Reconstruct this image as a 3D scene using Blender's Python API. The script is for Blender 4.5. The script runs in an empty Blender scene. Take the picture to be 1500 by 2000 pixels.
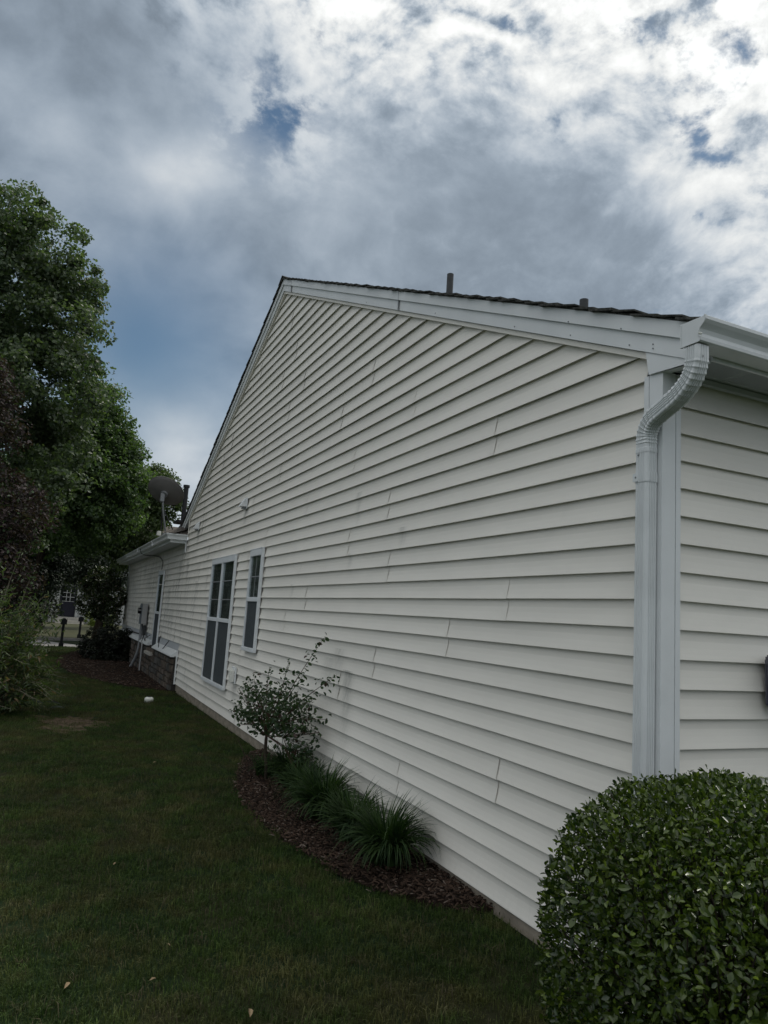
import bpy, math, random
import numpy as np
from mathutils import Vector, Matrix

random.seed(7)
RNG = np.random.default_rng(11)
scene = bpy.context.scene
COL = scene.collection

# ------------------------------------------------------------------ camera
CAM = Vector((-2.4135, -2.3519, -0.1591))
RT = Vector((0.9047553, -0.4211255, 0.0638055))
UP = Vector((-0.1190136, -0.1061182, 0.9872055))
FW = Vector((0.4089664, 0.9007732, 0.1461307))
cd = bpy.data.cameras.new('camera')
cam = bpy.data.objects.new('camera', cd)
COL.objects.link(cam)
cd.sensor_fit = 'VERTICAL'
cd.sensor_height = 24.0
cd.lens = 1407.3 / 2000 * 24.0
cd.clip_start = 0.05
cd.clip_end = 2000
cam.matrix_world = Matrix(((RT.x, UP.x, -FW.x, CAM.x), (RT.y, UP.y, -FW.y, CAM.y), (RT.z, UP.z, -FW.z, CAM.z), (0, 0, 0, 1)))
scene.camera = cam

# ------------------------------------------------------------------ render look
scene.view_settings.view_transform = 'Standard'
scene.view_settings.look = 'None'
scene.view_settings.exposure = 0.16
scene.view_settings.gamma = 1.0
scene.view_settings.use_curve_mapping = False
scene.render.engine = 'CYCLES'
scene.cycles.max_bounces = 6
scene.cycles.diffuse_bounces = 3
scene.cycles.transparent_max_bounces = 6
scene.cycles.use_denoising = True

# ------------------------------------------------------------------ light
SUN_AZ, SUN_EL = math.radians(70), math.radians(60)     # from +y towards +x
SUN = Vector((math.sin(SUN_AZ) * math.cos(SUN_EL), math.cos(SUN_AZ) * math.cos(SUN_EL), math.sin(SUN_EL)))
ld = bpy.data.lights.new('sun', 'SUN')
ld.energy = 1.5
ld.angle = math.radians(10)
ld.color = (1.0, 0.95, 0.86)
sun = bpy.data.objects.new('sun', ld)
COL.objects.link(sun)
sun.rotation_euler = (-SUN).to_track_quat('-Z', 'Y').to_euler()
sun.location = (20, 20, 40)


class NT:
    """tiny node helper"""
    def __init__(self, tree):
        self.t = tree
        self.n = tree.nodes
        self.l = tree.links

    def node(self, typ, ins=None, **props):
        nd = self.n.new(typ)
        for k, v in props.items():
            setattr(nd, k, v)
        for k, v in (ins or {}).items():
            self.put(nd.inputs[k], v)
        return nd

    def put(self, sock, v):
        if isinstance(v, bpy.types.NodeSocket):
            self.l.new(v, sock)
        elif v is not None:
            sock.default_value = v

    def m(self, op, a, b=None, c=None, clamp=False):
        nd = self.n.new('ShaderNodeMath')
        nd.operation = op
        nd.use_clamp = clamp
        for i, v in enumerate((a, b, c)):
            if v is not None:
                self.put(nd.inputs[i], v)
        return nd.outputs[0]

    def vm(self, op, a, b=None, out=0):
        nd = self.n.new('ShaderNodeVectorMath')
        nd.operation = op
        self.put(nd.inputs[0], a)
        if b is not None:
            if op == 'SCALE':
                self.put(nd.inputs['Scale'], b)
            else:
                self.put(nd.inputs[1], b)
        return nd.outputs[out]

    def noise(self, vec, scale, detail=4, rough=.5, dist=0.0, out='Fac'):
        nd = self.node('ShaderNodeTexNoise', {'Scale': scale, 'Detail': detail, 'Roughness': rough, 'Distortion': dist})
        if vec is not None:
            self.l.new(vec, nd.inputs['Vector'])
        return nd.outputs[out]

    def rng(self, v, a, b, c=0.0, d=1.0, smooth=True):
        nd = self.n.new('ShaderNodeMapRange')
        nd.interpolation_type = 'SMOOTHSTEP' if smooth else 'LINEAR'
        self.put(nd.inputs[0], v)
        for i, x in enumerate((a, b, c, d)):
            self.put(nd.inputs[i + 1], x)
        return nd.outputs[0]

    def mix(self, f, a, b):
        nd = self.n.new('ShaderNodeMix')
        nd.data_type = 'RGBA'
        self.put(nd.inputs[0], f)
        self.put(nd.inputs[6], a)
        self.put(nd.inputs[7], b)
        return nd.outputs[2]

    def mixf(self, f, a, b):
        nd = self.n.new('ShaderNodeMix')
        nd.data_type = 'FLOAT'
        self.put(nd.inputs[0], f)
        self.put(nd.inputs[2], a)
        self.put(nd.inputs[3], b)
        return nd.outputs[0]


def c4(c):
    return (c[0], c[1], c[2], 1.0)


def build_world():
    w = bpy.data.worlds.new('World')
    scene.world = w
    w.use_nodes = True
    w.node_tree.nodes.clear()
    t = NT(w.node_tree)
    tc = t.node('ShaderNodeTexCoord')
    d = t.vm('NORMALIZE', tc.outputs['Generated'])
    sky = t.node('ShaderNodeTexSky', sky_type='NISHITA', sun_disc=False)
    sky.sun_elevation = SUN_EL
    sky.sun_rotation = SUN_AZ
    sky.air_density = 1.0
    sky.dust_density = 0.6
    sky.ozone_density = 2.0
    blue = t.vm('SCALE', sky.outputs[0], 0.055)
    sep = t.node('ShaderNodeSeparateXYZ')
    t.l.new(d, sep.inputs[0])
    uv = t.vm('MULTIPLY', d, (1.0, 1.0, 1.35))
    warp = t.noise(uv, 3.0, 2, .5, out='Color')
    uvw = t.vm('ADD', uv, t.vm('SCALE', t.vm('SUBTRACT', warp, (.5, .5, .5)), .12))

    def g(p, s, amp=1.0):
        dist = t.vm('DISTANCE', d, p, out=1)
        e = t.m('EXPONENT', t.m('MULTIPLY', t.m('MULTIPLY', dist, dist), -1.0 / (s * s)))
        return t.m('MULTIPLY', e, amp)

    def total(L):
        o = L[0]
        for x in L[1:]:
            o = t.m('ADD', o, x)
        return o
    off = uvw

    def field(vec, det):
        a_ = t.noise(vec, 10.5, det, .60)
        r_ = t.node('ShaderNodeTexNoise', {'Scale': 10.0, 'Detail': 3, 'Roughness': .55, 'Offset': .8, 'Gain': 1.5}, noise_type='RIDGED_MULTIFRACTAL', normalize=True)
        t.l.new(vec, r_.inputs['Vector'])
        return t.m('SUBTRACT', t.m('ADD', t.m('MULTIPLY', a_, .90), .16), t.m('MULTIPLY', r_.outputs['Fac'], .14))
    SD = (SUN.x, SUN.y, SUN.z * 1.35)
    F0 = field(off, 8)
    F1 = field(t.vm('ADD', off, tuple(x * .018 for x in SD)), 8)
    F3 = t.noise(off, 4.2, 4, .5)
    F2 = t.noise(t.vm('ADD', off, tuple(x * .06 for x in SD)), 4.2, 3, .5)
    nf = t.noise(off, 17.0, 6, .62)
    soft = t.noise(uv, 3.2, 4, .48, .3)
    soft2 = t.noise(uv, 2.2, 3, .5)
    # smooth layered cloud lies low over the trees, broken cumulus everywhere else
    lay = t.m('ADD', t.vm('DISTANCE', d, (-.16, .92, .30), out=1), t.m('MULTIPLY', t.m('SUBTRACT', soft2, .5), .40))
    stratus = t.rng(lay, .36, .62, 1.0, 0.0)
    holes = total([g((.175, .788, .590), .055, 1.0), g((.215, .775, .585), .030, .45), g((.31, .725, .616), .035, .55), g((.631, .537, .560), .040, 1.1),
                   g((.567, .537, .625), .028, .7), g((.504, .542, .672), .04, .8), g((.40, .62, .675), .02, .7), g((.455, .575, .68), .018, .7), g((.33, .69, .645), .018, .5), g((.605, .463, .647), .045, .5), g((.36, .62, .70), .03, .6), g((.27, .70, .66), .03, .3)])
    cov = t.m('ADD', t.m('SUBTRACT', F0, t.m('MULTIPLY', holes, .17)), t.m('MULTIPLY', t.m('SUBTRACT', nf, .5), .30))
    a_c = t.rng(t.m('ADD', cov, g((.40, .76, .50), .2, .10)), .30, .455)
    blue_gap = total([g((.10, .955, .28), .15, .95), g((-.25, .93, .25), .25, .5), g((.06, .93, .36), .10, .55)])
    low_white = g((.14, .975, .165), .085, 1.0)
    a_s = t.m('SUBTRACT', 1.0, t.m('MULTIPLY', t.m('MULTIPLY', blue_gap, t.rng(soft, .25, .62, .95, .70)), t.m('SUBTRACT', 1.0, low_white)), clamp=True)
    a_s = t.m('SUBTRACT', a_s, t.m('MULTIPLY', holes, t.rng(nf, .42, .60, .95, .0)), clamp=True)
    alpha = t.mixf(stratus, a_c, a_s)
    blue = t.vm('MULTIPLY', blue, (1.02, 1.14, 1.08))
    rel = t.m('ADD', t.m('MULTIPLY', t.m('SUBTRACT', F0, F1), 4.2), t.m('MULTIPLY', t.m('SUBTRACT', F3, F2), .9))
    darks = total([g((.36, .80, .49), .17, .74), g((.56, .69, .45), .17, .66), g((.24, .85, .46), .12, .16), g((.80, .56, .25), .25, .2), g((.47, .74, .50), .10, .16)])
    rel = t.m('MULTIPLY', rel, t.rng(darks, 0, .5, 1.0, .40, False))
    thick = t.rng(cov, .44, .66)
    b_c = t.m('ADD', t.m('SUBTRACT', .70, t.m('MULTIPLY', thick, .20)), rel)
    dk = t.m('MINIMUM', t.m('MULTIPLY', darks, t.rng(nf, .3, .7, 1.25, 1.0)), .72)
    b_c = t.m('MULTIPLY', b_c, t.m('SUBTRACT', 1.0, dk))
    b_c = t.m('ADD', b_c, total([g((.62, .60, .52), .035, .15), g((.66, .54, .50), .05, .15), g((.60, .50, .62), .2, .08)]))
    b_c = t.m('ADD', b_c, t.m('MULTIPLY', t.m('SUBTRACT', nf, .5), t.rng(darks, 0, .6, .75, .30, False)))
    b_c = t.m('SMOOTH_MAX', b_c, .16, .28)
    b_c = t.m('MULTIPLY', t.m('SUBTRACT', 1.0, t.m('EXPONENT', t.m('MULTIPLY', b_c, -1.55))), .98)
    b_c = t.m('ADD', b_c, g(tuple(SUN), .14, 3.0))
    b_c = t.m('MULTIPLY', b_c, t.rng(sep.outputs[2], .05, 1.0, .74, 1.55, False))
    b_s = t.m('ADD', .335, t.m('MULTIPLY', t.m('SUBTRACT', soft, .46), .50))
    b_s = t.m('ADD', b_s, total([g((.265, .79, .552), .055, .20), g((.074, .856, .511), .05, .22), g((.12, .83, .54), .045, .14), g((.02, .80, .59), .05, .06), g((.0, .87, .50), .06, .06),
                                 g((.17, .81, .55), .06, .12), g((-.03, .80, .60), .09, -.05), g((.14, .975, .165), .12, .22)]))
    b_s = t.m('ADD', b_s, t.m('MULTIPLY', t.m('SUBTRACT', nf, .5), .20))
    b_s = t.m('ADD', b_s, t.m('MULTIPLY', t.m('SUBTRACT', F3, F2), .45))
    b_s = t.m('MAXIMUM', b_s, .14)
    b = t.mixf(stratus, b_c, b_s)
    tint = t.mix(t.rng(b, .22, .85), c4((.76, .93, 1.13)), c4((.985, 1.0, .99)))
    cloud = t.vm('SCALE', tint, b)
    colr = t.mix(alpha, blue, cloud)
    bg = t.node('ShaderNodeBackground', {'Color': colr, 'Strength': 1.0})
    out = t.node('ShaderNodeOutputWorld')
    t.l.new(bg.outputs[0], out.inputs[0])
    w.cycles.sampling_method = 'MANUAL'
    w.cycles.sample_map_resolution = 512


build_world()


# ------------------------------------------------------------------ materials
def mat(name, base, rough=.6, vary=.12, scale=6.0, spec=.4, bump=0.0, bscale=60.0, stretch=None, col2=None, metallic=0.0, coords='Object', extra=None):
    m = bpy.data.materials.new(name)
    m.use_nodes = True
    m.node_tree.nodes.clear()
    t = NT(m.node_tree)
    tc = t.node('ShaderNodeTexCoord')
    v = tc.outputs['Object']
    if coords == 'World':
        v = t.node('ShaderNodeNewGeometry').outputs['Position']
    if stretch:
        v = t.vm('MULTIPLY', v, stretch)
    n = t.noise(v, scale, 5, .6)
    hi = c4([min(1, c * (1 + vary)) for c in base])
    lo = c4([c * (1 - vary) for c in base])
    if col2:
        hi = c4(col2)
    colr = t.mix(t.rng(n, .3, .7), lo, hi)
    if extra:
        colr = extra(t, v, colr)
    p = t.node('ShaderNodeBsdfPrincipled', {'Base Color': colr, 'Roughness': rough, 'Metallic': metallic, 'Specular IOR Level': spec})
    if bump:
        bn = t.noise(v, bscale, 4, .6)
        b = t.node('ShaderNodeBump', {'Strength': bump, 'Distance': .01, 'Height': bn})
        t.l.new(b.outputs[0], p.inputs['Normal'])
    o = t.node('ShaderNodeOutputMaterial')
    t.l.new(p.outputs[0], o.inputs[0])
    return m


def siding_dirt_and_shade(t, v, colr):
    """dirt runs below fixtures and grime plus painted tree shade towards the wing, in world space"""
    pos = t.node('ShaderNodeNewGeometry').outputs['Position']
    sp = t.node('ShaderNodeSeparateXYZ')
    t.l.new(pos, sp.inputs[0])
    y, z = sp.outputs[1], sp.outputs[2]
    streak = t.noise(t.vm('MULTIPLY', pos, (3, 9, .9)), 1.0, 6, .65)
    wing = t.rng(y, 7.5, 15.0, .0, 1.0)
    s1 = t.m('MULTIPLY', t.rng(streak, .52, .70), wing)  # wing stains, strengthened to paint the shade of the trees into the colour
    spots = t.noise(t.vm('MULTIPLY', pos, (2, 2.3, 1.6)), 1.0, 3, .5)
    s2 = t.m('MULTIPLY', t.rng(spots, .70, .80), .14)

    def run(yc, zt, w, ln, amp):
        a = t.m('EXPONENT', t.m('MULTIPLY', t.m('POWER', t.m('DIVIDE', t.m('SUBTRACT', y, yc), w), 2.0), -1.0))
        below = t.rng(z, zt - ln, zt, 0.0, 1.0, False)
        cut = t.m('LESS_THAN', z, zt)
        return t.m('MULTIPLY', t.m('MULTIPLY', t.m('MULTIPLY', a, below), cut), amp)
    L = [run(7.78, 1.27, .07, .28, .6), run(11.35, 1.26, .08, .3, .6), run(3.52, -.62, .10, .75, .55), run(3.75, -.45, .12, .5, .3), run(4.0, -.55, .14, .6, .25),
         run(7.5, -1.18, .12, .3, .5), run(3.55, .95, .05, .35, .35), run(2.62, .55, .06, .22, .35), run(9.3, 1.2, .1, .8, .2), run(3.67, .4, .05, .22, .25),
         run(13.0, .75, .12, 1.0, .5), run(12.1, .7, .10, .9, .45), run(14.2, .2, .15, .8, .5), run(11.0, .3, .1, .7, .35), run(5.3, .15, .05, .25, .25)]
    o = t.m('ADD', s1, s2)
    for x in L:
        o = t.m('ADD', o, x)
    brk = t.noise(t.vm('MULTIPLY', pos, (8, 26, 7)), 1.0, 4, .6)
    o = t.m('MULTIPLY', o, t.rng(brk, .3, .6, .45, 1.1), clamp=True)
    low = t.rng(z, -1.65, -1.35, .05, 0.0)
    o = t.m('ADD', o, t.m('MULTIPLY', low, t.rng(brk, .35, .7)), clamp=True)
    oi = t.node('ShaderNodeObjectInfo')
    colr = t.vm('SCALE', colr, t.rng(oi.outputs['Random'], 0, 1, .965, 1.02, False))
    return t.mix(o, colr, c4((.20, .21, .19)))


M = {}
M['siding'] = mat('vinyl_siding', (.82, .79, .725), .55, .03, 1.3, .35, .10, 110, (1, 1, 6), extra=siding_dirt_and_shade, coords='World')
M['trim'] = mat('white_trim', (.765, .785, .79), .42, .04, 3, .45, .04, 40, coords='World')
M['gutter'] = mat('white_gutter', (.73, .755, .76), .38, .05, 4, .5, .02, 30, coords='World')
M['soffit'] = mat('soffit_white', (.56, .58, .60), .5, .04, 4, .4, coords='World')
M['winframe'] = mat('window_frame_white', (.77, .80, .82), .35, .03, 4, .5)
M['screw'] = mat('screw_metal', (.20, .21, .21), .4, .1, 30, .5, metallic=.6)
M['shingle'] = mat('shingle_grey', (.050, .052, .050), .95, .45, 40, .15, .6, 220, col2=(.11, .11, .10))
M['shingle_b'] = mat('shingle_brown', (.075, .066, .058), .95, .4, 30, .15, .5, 200, col2=(.15, .135, .12))
M['concrete'] = mat('foundation_concrete', (.30, .26, .21), .9, .22, 7, .2, .4, 90, (1, 1, 2), coords='World')
M['pipe_dark'] = mat('dark_pipe', (.040, .043, .045), .55, .2, 10, .4)
M['pipe_black'] = mat('black_flue', (.012, .013, .015), .5, .2, 10, .4)
M['pane'] = mat('dark_glass', (.012, .014, .015), .06, .1, 3, .8)


def glassmat():
    m = bpy.data.materials.new('window_glass')
    m.use_nodes = True
    m.node_tree.nodes.clear()
    t = NT(m.node_tree)
    lw = t.node('ShaderNodeLayerWeight', {'Blend': .5})
    fr = t.m('ADD', t.m('MULTIPLY', t.m('POWER', lw.outputs['Facing'], 4.0), .8), .05)
    wob = t.node('ShaderNodeBump', {'Strength': .05, 'Distance': .02, 'Height': t.noise(t.node('ShaderNodeNewGeometry').outputs['Position'], 4.0, 2, .5)})
    gl = t.node('ShaderNodeBsdfGlossy', {'Color': (.9, .95, 1, 1), 'Roughness': .03, 'Normal': wob.outputs[0]})
    tr = t.node('ShaderNodeBsdfTransparent', {'Color': (.72, .76, .75, 1)})
    mx = t.node('ShaderNodeMixShader', {0: fr})
    t.l.new(tr.outputs[0], mx.inputs[1])
    t.l.new(gl.outputs[0], mx.inputs[2])
    o = t.node('ShaderNodeOutputMaterial')
    t.l.new(mx.outputs[0], o.inputs[0])
    return m


M['glass'] = glassmat()
M['screen'] = mat('insect_screen', (.062, .072, .078), .85, .10, 20, .2, .1, 400)
M['blind'] = mat('dark_blind', (.34, .33, .31), .8, .4, 3, .2)
M['dish'] = mat('dish_grey', (.18, .17, .165), .55, .1, 3, .4)
M['metal'] = mat('galvanised', (.25, .26, .27), .5, .15, 8, .5, metallic=.3)
M['meter'] = mat('meter_blue_grey', (.13, .15, .17), .5, .08, 5, .4)
M['meter_l'] = mat('meter_light_grey', (.42, .42, .42), .5, .06, 5, .4)
M['conduit'] = mat('conduit_grey', (.28, .29, .30), .55, .08, 6, .4)
M['cable'] = mat('black_cable', (.012, .012, .013), .6, .1, 6, .3)
M['stone'] = mat('veneer_stone', (.085, .068, .052), .9, .35, 5, .2, .6, 60, col2=(.17, .14, .115), coords='World')
M['stone2'] = mat('veneer_stone_grey', (.065, .060, .052), .9, .35, 5, .2, .6, 60, col2=(.13, .125, .115), coords='World')
M['mortar'] = mat('mortar', (.05, .045, .04), .95, .2, 20, .1, .4, 120)
M['cap'] = mat('white_plastic', (.80, .80, .74), .4, .05, 6, .5)
M['mailbox'] = mat('mailbox_slate', (.085, .085, .108), .38, .1, 6, .5)
M['asphalt'] = mat('road_concrete', (.30, .29, .285), .9, .15, 3, .2, .3, 60, coords='World')
M['kerb'] = mat('kerb_concrete', (.24, .23, .22), .9, .15, 5, .2, coords='World')
M['path'] = mat('path_concrete', (.42, .40, .36), .9, .12, 4, .2, coords='World')
M['door'] = mat('door_navy', (.018, .018, .030), .35, .1, 5, .5)
M['farwall'] = mat('far_wall_white', (.42, .43, .42), .6, .05, 3, .3, coords='World')
M['bark'] = mat('bark', (.045, .035, .027), .95, .35, 18, .1, .7, 90, (1, 1, .3))
M['bark_thin'] = mat('green_stem', (.055, .065, .035), .8, .3, 20, .2)
M['stem_red'] = mat('reddish_twig', (.075, .045, .032), .85, .3, 20, .2)
M['twig_pale'] = mat('pale_twig', (.17, .16, .115), .85, .3, 20, .2)


def leafmat(name, a, b, rough=.5, trans=.3, scale=1.3, spec=.4, third=None):
    m = bpy.data.materials.new(name)
    m.use_nodes = True
    m.node_tree.nodes.clear()
    t = NT(m.node_tree)
    pos = t.node('ShaderNodeNewGeometry')
    n = t.noise(pos.outputs['Position'], scale, 3, .6)
    n2 = t.noise(pos.outputs['Position'], scale * 19, 2, .5)
    f = t.m('ADD', t.m('MULTIPLY', n, .55), t.m('MULTIPLY', n2, .45))
    rnd = pos.outputs['Random Per Island']
    f = t.m('ADD', t.m('MULTIPLY', f, .6), t.m('MULTIPLY', rnd, .4))
    colr = t.mix(t.rng(f, .3, .7), c4(a), c4(b))
    if third:
        colr = t.mix(t.rng(rnd, .91, .96), colr, c4(third))
    p = t.node('ShaderNodeBsdfPrincipled', {'Base Color': colr, 'Roughness': rough, 'Specular IOR Level': spec})
    tr = t.node('ShaderNodeBsdfTranslucent', {'Color': t.vm('MULTIPLY', colr, (1.25, 1.5, .6))})
    mx = t.node('ShaderNodeMixShader', {0: trans})
    t.l.new(p.outputs[0], mx.inputs[1])
    t.l.new(tr.outputs[0], mx.inputs[2])
    o = t.node('ShaderNodeOutputMaterial')
    t.l.new(mx.outputs[0], o.inputs[0])
    return m


M['leaf_maple'] = leafmat('maple_leaves', (.056, .088, .052), (.120, .156, .084), .45, .42, .5, .5)
M['leaf_mid'] = leafmat('mid_green_leaves', (.052, .092, .042), (.115, .170, .066), .45, .44, .5)
M['leaf_far'] = leafmat('yellow_green_leaves', (.040, .066, .026), (.095, .130, .048), .55, .38, .4)
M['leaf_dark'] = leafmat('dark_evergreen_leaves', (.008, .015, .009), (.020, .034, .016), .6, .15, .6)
M['leaf_plum'] = leafmat('plum_leaves', (.022, .018, .018), (.055, .036, .038), .6, .3, .8, .25, third=(.045, .08, .035))
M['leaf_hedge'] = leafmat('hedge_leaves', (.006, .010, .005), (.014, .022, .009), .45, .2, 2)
M['leaf_magnolia'] = leafmat('magnolia_leaves', (.025, .040, .014), (.070, .095, .034), .25, .25, 1.5, .7, third=(.26, .20, .17))
M['leaf_bush'] = leafmat('privet_leaves', (.020, .040, .009), (.085, .125, .018), .27, .25, 1.6, .6, third=(.15, .21, .02))
M['leaf_new'] = leafmat('young_leaves', (.020, .044, .018), (.055, .092, .036), .42, .3, 3, third=(.06, .035, .03))
M['leaf_wild'] = leafmat('wild_shrub_leaves', (.030, .054, .022), (.095, .125, .050), .5, .35, 2, third=(.17, .12, .065))
M['leaf_yellow'] = leafmat('yellow_shrub_leaves', (.10, .14, .03), (.22, .26, .06), .5, .3, 2)
M['blade_lily'] = leafmat('strap_leaves', (.012, .032, .010), (.046, .084, .024), .6, .25, 2.2, .25)


def grassmat():
    m = bpy.data.materials.new('lawn_blades')
    m.use_nodes = True
    m.node_tree.nodes.clear()
    t = NT(m.node_tree)
    g = t.node('ShaderNodeNewGeometry')
    P = t.vm('MULTIPLY', g.outputs['Position'], (1, 1, 0))
    n = t.noise(P, .9, 4, .6)
    n2 = t.noise(P, 3.3, 3, .6)
    n3 = t.noise(t.vm('ADD', P, (17, 5, 0)), 45.0, 2, .5)
    oi = t.node('ShaderNodeObjectInfo')
    f = t.m('ADD', t.m('MULTIPLY', n, .5), t.m('MULTIPLY', n2, .5))
    green = t.mix(t.rng(n3, .35, .65), c4((.025, .050, .010)), c4((.066, .112, .022)))
    olive = t.mix(t.rng(n3, .35, .65), c4((.050, .058, .016)), c4((.108, .106, .036)))
    c = t.mix(t.rng(f, .44, .60), green, olive)
    straw = t.rng(t.m('ADD', t.m('MULTIPLY', oi.outputs['Random'], .7), t.m('MULTIPLY', f, .5)), .90, .98)
    c = t.mix(t.m('MULTIPLY', straw, .7), c, c4((.14, .128, .066)))
    c = t.vm('SCALE', c, t.rng(t.noise(P, 1.7, 3, .6), .3, .7, .72, 1.25))
    c = t.vm('SCALE', c, t.rng(oi.outputs['Random'], 0, 1, .62, 1.45, False))
    p = t.node('ShaderNodeBsdfPrincipled', {'Base Color': c, 'Roughness': .6, 'Specular IOR Level': .25})
    tr = t.node('ShaderNodeBsdfTranslucent', {'Color': c})
    mx = t.node('ShaderNodeMixShader', {0: .25})
    t.l.new(p.outputs[0], mx.inputs[1])
    t.l.new(tr.outputs[0], mx.inputs[2])
    o = t.node('ShaderNodeOutputMaterial')
    t.l.new(mx.outputs[0], o.inputs[0])
    return m


M['grass'] = grassmat()
M['straw'] = mat('dry_straw', (.10, .085, .05), .8, .3, 8, .2)
M['chip'] = leafmat('bark_chips', (.018, .012, .009), (.078, .050, .036), .85, .0, 3, .15, third=(.15, .12, .10))
M['mulch'] = mat('mulch_soil', (.018, .012, .009), .95, .4, 25, .1, .8, 60, coords='World')
M['dry_leaf'] = mat('dry_leaf', (.30, .22, .13), .7, .3, 20, .3)
M['core'] = mat('bush_shade_wood', (.010, .012, .007), .95, .3, 20, .05)


def soil_extra(t, v, colr):
    n = t.noise(v, 1.1, 5, .6)
    return t.mix(t.rng(n, .48, .6), c4((.012, .024, .009)), c4((.026, .028, .013)))


M['ground'] = mat('lawn_soil', (.018, .020, .010), .95, .3, 5, .1, .4, 40, coords='World', extra=soil_extra)
M['dirt'] = mat('bare_dirt', (.075, .055, .038), .95, .35, 12, .1, .6, 50, coords='World', col2=(.13, .095, .066))


# ------------------------------------------------------------------ object helpers
def link(o, parent=None):
    COL.objects.link(o)
    if parent is not None:
        o.parent = parent
    return o


def meshobj(name, verts, faces, m, parent=None, smooth=False):
    me = bpy.data.meshes.new(name)
    me.from_pydata([tuple(v) for v in verts], [], faces)
    if isinstance(m, (list, tuple)):
        for x in m:
            me.materials.append(x)
    else:
        me.materials.append(m)
    if smooth:
        me.polygons.foreach_set('use_smooth', [True] * len(me.polygons))
    me.update()
    return link(bpy.data.objects.new(name, me), parent)


def npmesh(name, V, F, m, parent=None, smooth=False):
    """V (n,3) array, F (k,4) or (k,3) int array"""
    me = bpy.data.meshes.new(name)
    k = F.shape[1]
    me.vertices.add(len(V))
    me.vertices.foreach_set('co', np.ascontiguousarray(V, dtype=np.float32).ravel())
    me.loops.add(F.size)
    me.loops.foreach_set('vertex_index', np.ascontiguousarray(F, dtype=np.int32).ravel())
    me.polygons.add(len(F))
    me.polygons.foreach_set('loop_start', np.arange(0, F.size, k, dtype=np.int32))
    me.polygons.foreach_set('loop_total', np.full(len(F), k, dtype=np.int32))
    if smooth:
        me.polygons.foreach_set('use_smooth', np.ones(len(F), dtype=bool))
    me.materials.append(m)
    me.update(calc_edges=True)
    me.validate()
    return link(bpy.data.objects.new(name, me), parent)


def thing(name, label, cat, loc=(0, 0, 0), group=None):
    o = bpy.data.objects.new(name, None)
    o.empty_display_size = .1
    o.location = loc
    COL.objects.link(o)
    o['label'] = label
    o['category'] = cat
    if group:
        o['group'] = group
    bpy.context.view_layer.update()
    return o


def put_under(o, parent):
    """parent while keeping world placement (thing empties are only translated)"""
    o.parent = parent
    o.location = Vector(o.location) - Vector(parent.location)
    return o


def tag(o, label, cat, group=None):
    o['label'] = label
    o['category'] = cat
    if group:
        o['group'] = group
    return o


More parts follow.
